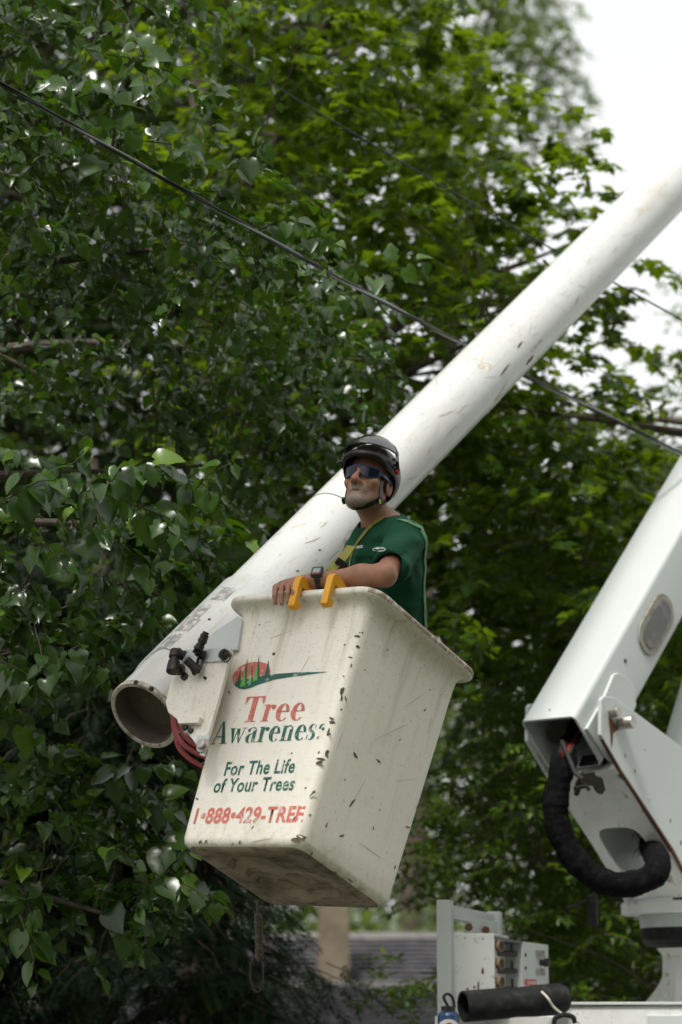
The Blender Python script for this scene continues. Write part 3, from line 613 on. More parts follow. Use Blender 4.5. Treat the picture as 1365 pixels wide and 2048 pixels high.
G = {
 'T': (.76, [bar(.38, .035, .38, .95, .21), bar(.38, 0, .38, .035, .44), [(0, .955), (.76, .955), (.76, 1), (0, 1)], [(0, .955), (.0, .70), (.035, .70), (.13, .955)], [(.76, .955), (.76, .70), (.725, .70), (.63, .955)]]),
 'r': (.50, [bar(.17, .03, .17, .66, .17), bar(.17, 0, .17, .03, .32), [(.02, .63), (.09, .63), (.09, .66), (.02, .66)]] + arc(.37, .45, .135, .21, .03, .06, 100, 190, 8) + ball(.41, .555, .092)),
 'e': (.56, arc(.28, .33, .265, .345, .15, .035, 60, 318, 22, .045) + arc(.28, .33, .255, .345, .13, .035, 3, 60, 8, -.01) + [[(.1, .345), (.535, .345), (.535, .385), (.1, .385)]]),
 'A': (.84, [bar(.13, .03, .42, 1, .045), bar(.68, .03, .43, 1, .2, .1), [(.22, .30), (.60, .30), (.60, .34), (.22, .34)], [(0, 0), (.27, 0), (.27, .03), (0, .03)], [(.50, 0), (.86, 0), (.86, .03), (.50, .03)]]),
 'w': (.84, [bar(.27, 0, .13, .64, .05, .17), bar(.27, 0, .40, .64, .04), bar(.56, 0, .42, .64, .05, .17), bar(.56, 0, .74, .64, .04), [(0, .64), (.27, .64), (.27, .67), (0, .67)], [(.62, .64), (.84, .64), (.84, .67), (.62, .67)]]),
 'a': (.56, [bar(.40, .03, .40, .52, .16), [(.34, 0), (.55, 0), (.55, .04), (.34, .04)]] + arc(.2, .18, .19, .2, .13, .03, 70, 290, 14, .03) + arc(.28, .5, .2, .17, .03, .04, 0, 150, 10) + ball(.11, .54, .075) + [[(.2, .35), (.33, .38), (.33, .41), (.2, .38)]]),
 'n': (.64, [bar(.15, .03, .15, .66, .16), bar(.47, .03, .47, .5, .16), bar(.15, 0, .15, .03, .29), bar(.47, 0, .47, .03, .29), [(0, .63), (.07, .63), (.07, .66), (0, .66)]] + arc(.36, .49, .19, .185, .05, .05, 0, 140, 10)),
 's': (.46, arc(.22, .49, .18, .185, .12, .035, 60, 250, 12, .02) + arc(.22, .175, .19, .185, .13, .035, -120, 70, 12, -.02) + [[(.07, .43), (.2, .31), (.36, .23), (.36, .33), (.22, .42), (.1, .54)]] + [[(.36, .44), (.38, .44), (.38, .64), (.34, .62)], [(.02, .02), (.05, .0), (.06, .22), (.02, .22)]]),
 '’': (.40, arc(.2, .5, .17, .16, .11, .04, 70, 200, 8) + ball(.24, .44, .07) + [[(.06, .03), (.13, .0), (.14, .14), (.06, .1)]]),
}
def serif(name, text, bl, br, cap_px, mat):
    o = on_face(*bl, fp, fn); e = on_face(*br, fp, fn); ux = (e - o); Ln = ux.length; ux.normalize(); uy = (-fn).cross(ux) * -1
    uy = fn.cross(ux) if fn.cross(ux).z > 0 else ux.cross(fn)
    hgt = (on_face(bl[0] + cap_px * .28, bl[1] - cap_px, fp, fn) - o).dot(uy)
    adv = sum(G[ch][0] + .035 for ch in text); sx = Ln / adv; x = 0; lay = 0
    for ch in text:
        polys = []
        for poly in G[ch][1]:
            lay = (lay + 1) % 7; polys.append(([o + ux * ((x + p[0]) * sx) + uy * (p[1] * hgt) for p in poly], .0008 + .00012 * lay))
        ob = flat_mesh('letter', polys, mat); x += G[ch][0] + .035
serif('word', 'Tree', (481, 1445), (608, 1440), 51, M_['d_red'])
serif('word', 'Awarenes’', (420, 1489), (650, 1478), 45, M_['d_green'])
def sans(text, bl, br, cap_px, mat, bold=.022):
    o = on_face(*bl, fp, fn); e = on_face(*br, fp, fn); ux = (e - o); Ln = ux.length; ux.normalize(); uy = fn.cross(ux)
    if uy.z < 0: uy = -uy
    hgt = (on_face(bl[0] + cap_px * .28, bl[1] - cap_px, fp, fn) - o).dot(uy)
    cu = bpy.data.curves.new('lettering', 'FONT'); cu.body = text; cu.offset = bold; cu.space_character = 1.06; cu.resolution_u = 4; cu.fill_mode = 'FRONT'; cu.dimensions = '2D'
    ob = bpy.data.objects.new('lettering', cu); COL.objects.link(ob); bpy.context.view_layer.update()
    me = bpy.data.meshes.new_from_object(ob.evaluated_get(bpy.context.evaluated_depsgraph_get())); bpy.data.objects.remove(ob)
    me.name = 'lettering'; X = [v.co.x for v in me.vertices]; x0, x1 = min(X), max(X); cap = .73
    for v in me.vertices:
        p = o + ux * ((v.co.x - x0) / (x1 - x0) * Ln) + uy * (v.co.y / cap * hgt) + fn * .0012; v.co = conform(p, .0012)
    return link('lettering', me, mat, bucket)
sans('For The Life', (448, 1551), (588, 1545), 28, M_['d_green'])
sans('of Your Trees', (426, 1585), (587, 1580), 28, M_['d_green'])
sans('1\u2022888\u2022429-TREE', (387, 1647), (604, 1643), 31, M_['d_red'], .03)
# --- emblem: red sun, dark fir slope running out to the right, lime firs
ov_ = [(510 + 42 * math.cos(R(a)) + 5 * math.sin(R(a)), 1352 - 28 * math.sin(R(a)) - 6 * math.cos(R(a))) for a in range(0, 360, 15)]
c8 = lambda x, y: (360 + .2637 * x, 1290 + .2637 * y)
face_poly('emblem_sun', [c8(*p) for p in [(405, 285), (402, 240), (420, 200), (450, 168), (500, 142), (560, 129), (620, 130), (660, 142), (682, 165), (690, 200), (688, 232), (600, 275), (480, 300)]], M_['d_red'], .0012)
face_poly('emblem_slope', [c8(*p) for p in [(408, 283), (430, 282), (470, 270), (560, 255), (640, 232), (760, 218), (900, 208), (1125, 204), (1000, 222), (860, 240), (720, 262), (600, 300), (540, 325), (490, 338), (450, 330), (420, 310)]], M_['d_green'], .0019)
for (xb, yb, xt, yt, w) in [(450, 275, 466, 188, 26), (492, 262, 518, 105, 30), (540, 262, 556, 150, 26), (590, 250, 604, 80, 34), (664, 226, 676, 115, 36)]:
    face_poly('emblem_fir', [c8(xb - w / 2, yb + 8), c8(xb + w / 2, yb + 2), c8(xt, yt)], M_['d_green'], .0025)
for (xb, yb, xt, yt, w) in [(478, 318, 500, 185, 42), (533, 292, 546, 205, 26), (573, 275, 594, 150, 36)]:
    face_poly('emblem_lime_fir', [c8(xb - w / 2, yb + 4), c8(xb + w / 2, yb - 6), c8(xt, yt)], M_['d_lime'], .0031)
# --- chips and scratches through the gelcoat
def chip(x, y, L, w, ang, right=False, mat='chip'):
    r = random.Random(int(x * 7 + y)); pts = []
    for k in range(9):
        a = 2 * math.pi * k / 9; q = r.uniform(.6, 1.2); u, v = L / 2 * q * math.cos(a), w / 2 * r.uniform(.6, 1.3) * math.sin(a)
        pts.append((x + u * math.cos(R(ang)) + v * math.sin(R(ang)), y - u * math.sin(R(ang)) + v * math.cos(R(ang))))
    face_poly('paint_chip' if mat == 'chip' else 'rub_mark', pts, M_[mat], .0011, rp if right else fp, rn if right else fn)
for c in [(548, 1308, 9, 5, 20), (459, 1385, 10, 3, -60), (405, 1528, 18, 3, 50), (395, 1598, 7, 4, -30), (400, 1685, 12, 4, 60), (412, 1684, 14, 3, 65), (480, 1686, 12, 5, 80), (506, 1655, 8, 2, 55), (590, 1638, 16, 6, 55), (640, 1525, 16, 7, 15), (625, 1588, 20, 3, 45), (656, 1513, 5, 8, 10), (584, 1507, 4, 4, 0), (638, 1505, 6, 3, 60),
          (664, 1437, 12, 4, -20), (659, 1467, 12, 5, -50), (612, 1576, 5, 3, 40), (520, 1250, 5, 2, 20), (466, 1688, 6, 3, 70), (690, 1290, 5, 3, 0)]: chip(*c)
for c in [(711, 1511, 15, 5, -60), (757, 1522, 13, 4, -45), (705, 1606, 24, 4, 55), (653, 1652, 13, 3, 80), (747, 1656, 11, 2, 80), (684, 1672, 12, 4, 15), (816, 1654, 13, 3, -5), (692, 1398, 14, 3, -70), (730, 1340, 5, 2, 0), (800, 1480, 5, 2, 40), (623, 1708, 12, 3, 60), (700, 1760, 14, 4, -40), (670, 1745, 10, 4, -35), (835, 1615, 8, 4, 70),
          (790, 1735, 9, 3, 70), (760, 1620, 6, 2, 60), (850, 1420, 6, 3, 60), (720, 1265, 4, 2, 0), (775, 1300, 5, 2, 70), (860, 1380, 4, 2, 0), (690, 1560, 5, 2, 30)]: chip(*c, right=True)
for c in [(455, 1640, 60, 1.6, 75), (560, 1270, 70, 1.5, 20), (610, 1330, 40, 1.5, 60), (520, 1680, 50, 1.6, 10)]: chip(*c, mat='rub')
for c in [(790, 1460, 90, 1.6, 25), (720, 1580, 70, 1.6, 62), (830, 1400, 60, 1.5, 35), (680, 1480, 40, 1.5, 70), (740, 1700, 60, 1.6, -35), (810, 1560, 50, 1.5, 5), (860, 1450, 34, 1.5, 80)]: chip(*c, right=True, mat='rub')
# chips along the rounded corner
def corner_pt(c, t, lift=.001):
    h = half(c) if c < .95 else half(.95); r = .042; a = R(-90 + 90 * t); return Vector((h - r + (r + lift) * math.cos(a), -(h - r) + (r + lift) * math.sin(a), c)), Vector((math.cos(a), math.sin(a), 0))
for (c, t, L, w) in [(.86, .4, .012, .03), (.82, .55, .014, .02), (.77, .3, .006, .022), (.74, .5, .02, .008), (.63, .42, .045, .02), (.60, .5, .02, .012), (.5, .35, .014, .03), (.46, .3, .03, .012), (.38, .55, .03, .018), (.35, .3, .014, .04), (.22, .45, .008, .02), (.13, .6, .012, .01), (.04, .5, .02, .05), (.028, .2, .018, .05), (.69, .25, .006, .01), (.88, .6, .008, .01), (.56, .65, .008, .012)]:
    m = MB(); P = []
    for k in range(9):
        a = 2 * math.pi * k / 9; q = random.uniform(.6, 1.2); p, nn = corner_pt(c + L * .5 * q * math.sin(a), t + w * .5 * q * math.cos(a) / .08, .0012); P.append(p)
    m.prism(P, corner_pt(c, t)[1] * .0005); m.done('paint_chip', M_['chip'], bucket, local=True)

# ---- upper boom: white tube beside the bucket
Bend = Vector((-.794, -.212, .609)); Bdir = Vector((-.035, .509, .86)).normalized()
oW = BK @ Bend; dW = (BK.to_3x3() @ Bdir).normalized(); xW = Ba.normalized(); yW = dW.cross(xW).normalized(); xW = yW.cross(dW)
BM = Matrix.Translation(oW) @ Matrix((xW, yW, dW)).transposed().to_4x4(); BMi = BM.inverted(); BR_ = .1545; BL = 8.0
m = MB(); m.lathe((0, 0, 0), (0, 0, 1), [(.10, .001), (.10, .138), (.004, .138), (0, .141), (0, .155), (.004, .1585), (.022, .1585), (.024, BR_), (.6, BR_), (2, BR_), (4, BR_), (6, BR_), (BL, BR_), (BL, .001)], 48)
boom = own('upper_boom', m.V, m.F, M_['boom'], truck, BM, smooth=True, angle=40); boom['label'] = 'long scuffed white tube boom behind the person'
boom.data.materials.append(M_['inside']); boom.data.materials.append(M_['rust'])
for p in boom.data.polygons:
    r = math.hypot(p.center.x, p.center.y)
    if p.center.z < .102 and r < .1385: p.material_index = 1
M_['endring'] = pmat('chafed_end_ring', (.5, .45, .37), .6, layers=[((.2, .13, .08), 20, .5, .62, .8), ((.7, .68, .62), 30, .5, .7, .5)]); boom.data.materials[2] = M_['endring']
for p in boom.data.polygons:
    r = math.hypot(p.center.x, p.center.y)
    if p.center.z < .02 and r > .1385: p.material_index = 2
def cylhit(x, y, r=BR_):
    o = BMi @ CAM; d = (BMi.to_3x3() @ ray(x, y)); a = d.x ** 2 + d.y ** 2; b_ = o.x * d.x + o.y * d.y; c = o.x ** 2 + o.y ** 2 - r * r; q = b_ * b_ - a * c
    if q < 0: q = 0
    t = (-b_ - math.sqrt(q)) / a; p = o + d * t; return p.z, math.atan2(p.y, p.x)
def cyl_poly(name, pts, mat, lift, parent=None):
    tz = [cylhit(x, y) for (x, y) in pts]; a0 = tz[0][1]; out = []
    for (z, a) in tz:
        while a - a0 > math.pi: a -= 2 * math.pi
        while a - a0 < -math.pi: a += 2 * math.pi
        out.append((z, a))
    cz = sum(p[0] for p in out) / len(out); ca = sum(p[1] for p in out) / len(out); r = BR_ + lift
    def P(z, a, r): return Vector((r * math.cos(a), r * math.sin(a), z))
    V = [P(cz, ca, r)]; n = len(out)
    for f in (.5, 1.0): V += [P(cz + (z - cz) * f, ca + (a - ca) * f, r) for (z, a) in out]
    F = [(0, 1 + k, 1 + (k + 1) % n) for k in range(n)] + [(1 + k, 1 + n + k, 1 + n + (k + 1) % n, 1 + (k + 1) % n) for k in range(n)]
    return mk(name, V, F, mat, boom, local=True, smooth=True)
cyl_poly('scuff_patch', [(932, 712), (960, 718), (984, 730), (980, 742), (958, 737), (935, 722)], M_['scuff'], .0015)
cyl_poly('scuff_patch', [(990, 800), (1008, 775), (1014, 762), (1003, 800), (985, 830), (975, 832)], M_['scuff'], .0015)
cyl_poly('scuff_patch', [(880, 620), (900, 612), (905, 616), (884, 626)], M_['scuff'], .0015)
for (x, y, L, w, an) in [(1110, 555, 26, 3, 60), (1025, 650, 18, 3, 30), (1040, 690, 22, 4, 55), (1075, 690, 40, 5, 48), (1060, 720, 30, 4, 50), (1155, 600, 22, 3, 70), (1010, 740, 30, 4, 52), (890, 830, 14, 3, 60), (905, 860, 30, 3, 48), (860, 900, 18, 3, 62), (840, 828, 24, 3, 5), (1230, 500, 20, 3, 55), (1290, 420, 34, 3, 42), (1320, 380, 26, 3, 60), (1250, 470, 30, 2, 20), (700, 1060, 20, 10, 60), (690, 1080, 14, 6, 70), (600, 1050, 8, 3, 10), (640, 1100, 6, 4, 0), (560, 1110, 6, 3, 40), (596, 1142, 7, 4, 0), (930, 600, 16, 2, 80), (960, 690, 18, 2, -20), (820, 880, 12, 2, 75), (1180, 520, 26, 2, 65)]:
    pts = []
    for k in range(8):
        a = 2 * math.pi * k / 8; u, v = L / 2 * random.uniform(.6, 1.2) * math.cos(a), w / 2 * random.uniform(.7, 1.3) * math.sin(a)
        pts.append((x + u * math.cos(R(an)) + v * math.sin(R(an)), y - u * math.sin(R(an)) + v * math.cos(R(an))))
    cyl_poly('scratch', pts, M_['scuff'] if w != 4 else M_['chip'], .001)
for k in range(110):
    zz = random.uniform(.9, 6.4); aa = random.uniform(-2.9, .3); ln_ = random.uniform(.03, .13); dr = random.gauss(0, .5) + .2; wd_ = random.uniform(.0012, .003); V = []
    for i in range(6):
        t = i / 5 - .5; z_ = zz + ln_ * t * math.cos(dr); a_ = aa + ln_ * t * math.sin(dr) / BR_ + .01 * math.sin(4 * t + k); w2 = wd_ * (1 - 1.6 * t * t)
        for sg in (-1, 1): V.append(((BR_ + .0007) * math.cos(a_ + sg * w2 / BR_), (BR_ + .0007) * math.sin(a_ + sg * w2 / BR_), z_))
    mk('scratch', V, [(2 * i, 2 * i + 1, 2 * i + 3, 2 * i + 2) for i in range(5)], M_['scuff'] if k % 3 else M_['chip2'], boom, local=True)
zt, _ = cylhit(668, 990); m = MB(); m.lathe((0, 0, zt), (0, 0, 1), [(0, BR_), (0, BR_ + .0015), (.006, BR_ + .0015), (.006, BR_)], 48); m.done('seam_band', M_['grey'], boom, local=True, smooth=True)
# steel sleeve near the tip with grey tape patches
m = MB(); n = 26; a_lo, a_hi = R(-235), R(40)
z_in = .20
V = []; F = []
for k in range(n + 1):
    a = a_lo + (a_hi - a_lo) * k / n; zz = z_in + .05 * math.sin(3 * a) + .02
    for (r, z) in ((BR_ + .001, zz), (BR_ + .010, zz), (BR_ + .010, .86), (BR_ + .001, .88)): V.append((r * math.cos(a), r * math.sin(a), z))
for k in range(n): F += [(4 * k + j, 4 * k + j + 1, 4 * k + 5 + j, 4 * k + 4 + j) for j in range(3)]
mk('boom_sleeve', V, F, M_['boom'], boom, local=True, smooth=True, angle=50)
def sleeve_patch(z0, z1, x, y, wd):
    _, a = cylhit(x, y, BR_ + .011); r = BR_ + .0118; V = []; F = []
    for i in range(7):
        for z in (z0, z1): V.append((r * math.cos(a + wd * (i / 6 - .5)), r * math.sin(a + wd * (i / 6 - .5)), z + .01 * math.sin(3 * i)))
    F = [(2 * i, 2 * i + 1, 2 * i + 3, 2 * i + 2) for i in range(6)]
    mk('tape_patch', V, F, M_['tape'], boom, local=True, smooth=True)
for (x, y) in [(349, 1281), (385, 1249), (408, 1222), (455, 1188)]:
    za, _ = cylhit(x - 12, y + 12, BR_ + .011); zb, _ = cylhit(x + 12, y - 12, BR_ + .011); sleeve_patch(za, zb, x - 5, y - 5, .45)
for (x, y) in [(273, 1366), (303, 1378), (419, 1242)]:
    z, a = cylhit(x, y, BR_ + .001); d = Vector((math.cos(a), math.sin(a), 0)); m = MB(); m.lathe(d * BR_ + Vector((0, 0, z)), d, [(0, .011), (.006, .011), (.008, .007), (.012, .006), (.012, 0.0005)], 10); m.done('bolt', M_['fitting'], boom, local=True, smooth=True)
z, a = cylhit(1098, 533); d = Vector((math.cos(a), math.sin(a), 0)); m = MB(); m.tube([d * BR_ + Vector((0, 0, z)) + Vector((0, .02 * math.cos(t), 0)) + d * (.02 + .018 * math.sin(t)) + Vector((0, 0, .016 * math.cos(t))) for t in np.linspace(0, 6.28, 14)], .005, 6); m.done('hose_loop', M_['blackpl'], boom, local=True, smooth=True)

# ---- bracket between tube and bucket
def PB(x, y, b_): return BKi @ hit(x, y, BK @ Vector((0, b_, 0)), Bb)     # pixel on the plane at depth b in bucket axes
def plate(name, pts, b_, th, mat, parent=truck, bev=.004, **k):
    m = MB(); m.prism([BK @ PB(x, y, b_) for (x, y) in pts], Bb * th); return m.done(name, mat, parent, bevel=bev, **k)
brk = plate('bucket_bracket', [(369, 1299), (463, 1295), (458, 1318), (441, 1384), (423, 1448), (408, 1500), (400, 1509), (391, 1487), (372, 1462), (356, 1440), (336, 1424), (331, 1405), (344, 1352), (350, 1335)], -.405, .02, M_['gel'])
plate('gusset_plate', [(408, 1284), (430, 1262), (476, 1232), (484, 1240), (474, 1300), (408, 1300)], -.34, .02, M_['paint'], brk)
plate('upper_plate', [(368, 1299), (463, 1295), (457, 1322), (362, 1326)], -.412, .006, M_['paint'], brk, .002)
plate('rib', [(352, 1432), (400, 1432), (396, 1446), (356, 1447)], -.43, .024, M_['gel'], brk, .004)
plate('mount_tab', [(391, 1480), (396, 1471), (420, 1470), (408, 1512), (400, 1510)], -.415, .009, M_['paint'], brk, .002)
m = MB(); p0 = PB(430, 1400, -.38); 
m.box((-.40, -.13, .66), (.03, .42, .40)); m.box((-.365, -.10, .62), (.05, .2, .3)); m.done('side_mount', M_['paint'], brk, M=BK, bevel=.005)
m = MB(); m.box((-.52, -.16, .86), (.24, .06, .12)); m.done('cross_mount', M_['paint'], brk, M=BK, bevel=.005)
bR = BK.to_3x3()
for (x, y, r) in [(371, 1354, .016), (372, 1455, .014), (383, 1462, .012), (412, 1357, .006)]:
    m = MB(); m.lathe(PB(x, y, -.4055), (0, -1, 0), [(0, r), (.01, r), (.012, r * .7), (.012, .0005)], 12); m.done('bolt', M_['fitting'], brk, M=BK, smooth=True)
m = MB(); m.lathe(PB(408, 1492, -.415), (0, -1, 0), [(0, .03), (.008, .03), (.008, .018), (.024, .018), (.026, .012), (.026, .0005)], 14); m.done('bolt', M_['steel'], brk, M=BK, smooth=True)
def fitting(P, rr, name='hydraulic_fitting'):
    """coupling: stepped rings along a bent pixel path (x, y, b, r)"""
    m = MB()
    for (p, q, prof) in P:
        a = PB(*p); b_ = PB(*q); L = (b_ - a).length
        m.lathe(a, b_ - a, [(0, .0005), (0, prof[0])] + [(L * (k + j) / (len(prof)), r) for k, r in enumerate(prof) for j in (.02, .98)] + [(L, .0005)], 12)
    m.done(name, M_['fitting'], brk, M=BK, smooth=True, angle=40)
fitting([((352, 1301, -.46), (346, 1344, -.46), (.022, .024, .018, .024, .026, .027)), ((353, 1303, -.46), (370, 1313, -.43), (.02, .018, .022)), ((358, 1341, -.44), (362, 1337, -.42), (.02, .02))], 1)
fitting([((413, 1264, -.47), (402, 1290, -.46), (.013, .017, .017, .019, .015)), ((402, 1290, -.46), (396, 1300, -.46), (.018, .02)), ((388, 1299, -.46), (410, 1312, -.42), (.012, .018, .016, .02))], 1)
fitting([((374, 1320, -.47), (397, 1343, -.43), (.017, .017, .017, .02, .025))], 1)
m = MB(); m.tube([PB(x, y, -.425) for (x, y) in [(398, 1345), (395, 1325), (400, 1308), (407, 1318), (402, 1335)]], .006, 6); m.done('hose_stub', M_['blackpl'], brk, M=BK, smooth=True)
m = MB(); m.lathe(PB(455, 1314, -.40), (0, -1, 0), [(0, .022), (.03, .022), (.035, .016), (.035, .0005)], 12); m.done('pivot_pin', M_['fitting'], brk, M=BK, smooth=True)
m = MB(); m.tube([PB(452 + 9 * math.cos(t), 1312 + 12 * math.sin(t), -.44) for t in np.linspace(0, 6.28, 14)], .003, 5); m.done('pin_ring', M_['fitting'], brk, M=BK, smooth=True)
for k, pp in enumerate([[(346, 1430), (350, 1462), (366, 1488), (392, 1506), (425, 1520)], [(344, 1420), (358, 1450), (372, 1475), (395, 1494), (430, 1505)], [(352, 1450), (356, 1490), (380, 1518), (420, 1540)]]):
    m = MB(); m.tube(curve([BK @ PB(x, y, -.24 + .03 * k) for (x, y) in pp], 8), .0105, 10); m.done('red_hose', M_['redhose'], brk, smooth=True)

# ---- lower boom and turret (u: pin axis, horizontal; w: along the boom)
QV = Vector((0, 0, 1)).rotation_difference(Vector(((1149 - 682.5) / FPX, (1024 - 1432) / FPX, 1)))   # axes measured about the view ray
u = c2w(*(QV @ Vector((.821, .098, -.5625)))); u.z = 0; u.normalize(); w = c2w(*(QV @ Vector((.37, .659, .655)))); w = (w - u * w.dot(u)).normalized(); v = u.cross(w); v = v if v.z < 0 else -v
hh = Vector((-u.y, u.x, 0)); WD = .33
TR = at(1149, 1432, 12.0); LO = TR - u * (WD / 2) + v * (WD / 2)            # centre of the open end
LM = Matrix.Translation(LO) @ Matrix((u, -v, w)).transposed().to_4x4()
if LM.to_3x3().determinant() < 0: LM = Matrix.Translation(LO) @ Matrix((u, v, w)).transposed().to_4x4()
V = []; F = []; rings = []
for (h, z, r) in [(WD / 2, 0, .028), (WD / 2, 1.5, .028), (WD / 2, 6.2, .028)]: rings.append(rrect(h, z, r))
inner = [rrect(WD / 2 - .012, 6.2, .018), rrect(WD / 2 - .012, .9, .018), rrect(WD / 2 - .012, 0, .018)]
allr = [inner[1], inner[2]] + rings
for q in allr: V += q

n = len(rings[0])
for i in range(len(allr) - 1): F += [(i * n + k, i * n + (k + 1) % n, (i + 1) * n + (k + 1) % n, (i + 1) * n + k) for k in range(n)]
F += [tuple(range(n)), tuple(range((len(allr) - 1) * n, len(allr) * n))]
lower = own('lower_boom', V, F, M_['paint'], truck, LM, smooth=True, angle=50); lower['label'] = 'square white steel lower boom on the right'
def PU(x, y, uu): return hit(x, y, LO + u * uu, u)                          # pixel on a plane across the pin axis
def uplate(name, pts, uu, th, mat, parent=truck, bev=.004):
    m = MB(); m.prism([PU(x, y, uu) for (x, y) in pts], u * th); return m.done(name, mat, parent, bevel=bev)
lm = ROOT[lower]
# oblong cover on the boom's side
cc = PU(1311, 1249, WD / 2); ob = lambda L, W_: [(s * (L / 2 - W_ / 2) + W_ / 2 * math.cos(R(a)), W_ / 2 * math.sin(R(a))) for s, A in ((1, range(-90, 91, 15)), (-1, range(90, 271, 15))) for a in A]
def oblong(name, L, W_, u0, th, mat): 
    m = MB(); m.prism([cc + w * p + v * q + u * u0 for (p, q) in ob(L, W_)], u * th); return m.done(name, mat, lower, bevel=.003)
oblong('cover_rim', .40, .20, .0, .012, pmat('dirty_grey_rim', (.3, .28, .23), .6, layers=[((.12, .1, .07), 25, .5, .65, .8)])); oblong('cover_panel', .33, .135, .0125, .003, M_['grey'])
m = MB(); q = PU(1251, 1322, WD / 2); m.lathe(q, u, [(0, .012), (.003, .012), (.003, .0005)], 10); m.done('plug_hole', M_['blackpl'], lower)
m = MB(); q = hit(1100, 1420, LO - v * WD / 2, v); m.lathe(q, -v, [(0, .005), (.003, .005), (.003, .0005)], 8); m.done('plug_hole', M_['blackpl'], lower)
uplate('pin_ear', [(1168, 1458), (1200, 1402), (1222, 1350), (1230, 1346), (1247, 1354), (1263, 1376), (1267, 1410), (1246, 1470), (1224, 1529), (1206, 1512)], WD / 2 + .001, .02, M_['paint'], lower)
m = MB(); m.prism([PU(x, y, WD / 2 - .02) for (x, y) in [(1187, 1531), (1195, 1508), (1206, 1513), (1222, 1528)]], -u * .09); m.done('ear_stop', M_['blackpl'], lower, bevel=.003)
near = [(1196, 1400), (1200, 1394), (1208, 1393), (1222, 1396), (1252, 1416), (1322, 1468), (1420, 1542), (1500, 1700), (1480, 1808), (1398, 1808), (1365, 1745), (1341, 1700), (1236, 1540), (1195, 1470)]
UN = .213
turret = uplate('turret_plate', near, UN, .022, M_['paint']); turret['label'] = 'near side plate of the turret with rusty pin'
m = MB(); m.prism([PU(x, y, UN) - u * .448 for (x, y) in near], u * .022); far = m.done('turret_plate', M_['paint'], truck, bevel=.004)
# front web with its opening
eA, eB = PU(1240, 1551, UN), PU(1388, 1797, UN); wu = -u; wl = (eB - eA); WL = wl.length; wl.normalize(); WW = .426; wn = wl.cross(u).normalized()
if wn.dot(CAM - eA) < 0: wn = -wn
def WP(s, t, d=0): return eA + wu * s + wl * t + wn * (d - .012)
N = 40; outer = []; innr = []

def inv_w(x, y): q = hit(x, y, WP(0, 0), wn) - eA; return q.dot(wu), q.dot(wl)
s0, t0 = inv_w(1258, 1702)
for k in range(N):
    a = 2 * math.pi * (k + .5) / N; cx_, cy_ = math.cos(a), math.sin(a)
    g = lambda hx, hy, ex: (hx * math.copysign(abs(cx_) ** ex, cx_), hy * math.copysign(abs(cy_) ** ex, cy_))
    i = g(.135, .17, .55); innr.append((s0 + i[0], t0 + i[1]))
    mx_ = max(abs(cx_), abs(cy_)); sx_, sy_ = cx_ / mx_, cy_ / mx_; outer.append(((WW / 2) * (1 + sx_), (WL / 2) * (1 + sy_)))
V = [WP(*p) for p in outer] + [WP(*p) for p in innr] + [WP(*p, -.012) for p in innr] + [WP(*p, -.012) for p in outer]
F = [(r * N + k, r * N + (k + 1) % N, (r + 1) * N + (k + 1) % N, (r + 1) * N + k) for r in range(3) for k in range(N)]
web = mk('front_web', V, F, M_['paint_rust'], truck)
m = MB(); m.prism([WP(.0, .05, -.34), WP(WW, .05, -.34), WP(WW, WL, -.34), WP(0, WL, -.34)], wn * -.01); m.done('back_web', M_['inside'], truck)
m = MB(); m.prism([WP(0, -.05, .015), WP(WW, -.05, .015), WP(WW, -.008, .015), WP(0, -.008, .015)], wn * -.2); m.done('top_web', M_['paint_rust'], web, bevel=.003)
# debris caught in the opening
m = MB()
for k in range(26):
    p = WP(s0 - .09 + random.uniform(-.05, .05), t0 + random.uniform(-.1, .12), -.02 + random.uniform(-.03, .01)); d = Vector((random.uniform(-1, 1), random.uniform(-1, 1), random.uniform(-1, 1))).normalized() * random.uniform(.03, .08); m.tube([p, p + d * .5 + Vector((0, 0, .01)), p + d], .002, 4)
tw = m.done('caught_twigs', TWIG, web); tw['kind'] = 'stuff'
# pins with rust
for (x, y, r, L) in [(1222, 1424, .028, .05), (1239, 1446, .034, .085)]:
    q = PU(x, y, UN + .022); m = MB(); m.lathe(q - u * .0, u, [(0, r), (L * .9, r), (L, r * .85), (L, .0005)], 18); m.done('pin', M_['steel'], turret, smooth=True)
m = MB(); m.prism([PU(x, y, UN + .0226) for (x, y) in [(1217, 1434), (1226, 1438), (1231, 1450), (1239, 1458), (1232, 1463), (1227, 1466), (1226, 1482), (1223, 1498), (1221, 1470)]], u * .0006); m.done('rust_stain', M_['rust'], turret)
m = MB(); m.tube([PU(1232, 1438, -UN - .05), PU(1232, 1438, UN + .01)], .03, 16); m.done('pivot_shaft', M_['steel'], turret, smooth=True)
for (x, y, r) in [(1251, 1511, .012), (1270, 1543, .012), (1341, 1641, .012), (1362, 1686, .014), (1300, 1600, .006), (1290, 1500, .006)]:
    q = PU(x, y, UN + .0222); m = MB(); m.prism([q + hh * r * .6 * math.cos(k) * random.uniform(.6, 1.1) + ZZ * r * math.sin(k) * random.uniform(.6, 1.2) for k in np.linspace(0, 5.6, 8)], u * .0006); m.done('rust_spot', M_['rust'], turret)
# rust along plate edge
m = MB(); m.prism([PU(x, y, UN + .001) for (x, y) in [(1200, 1479), (1236, 1538), (1341, 1698), (1365, 1743), (1362, 1742), (1338, 1699), (1233, 1538)]], u * .02); m.done('rust_edge', M_['rust'], turret)
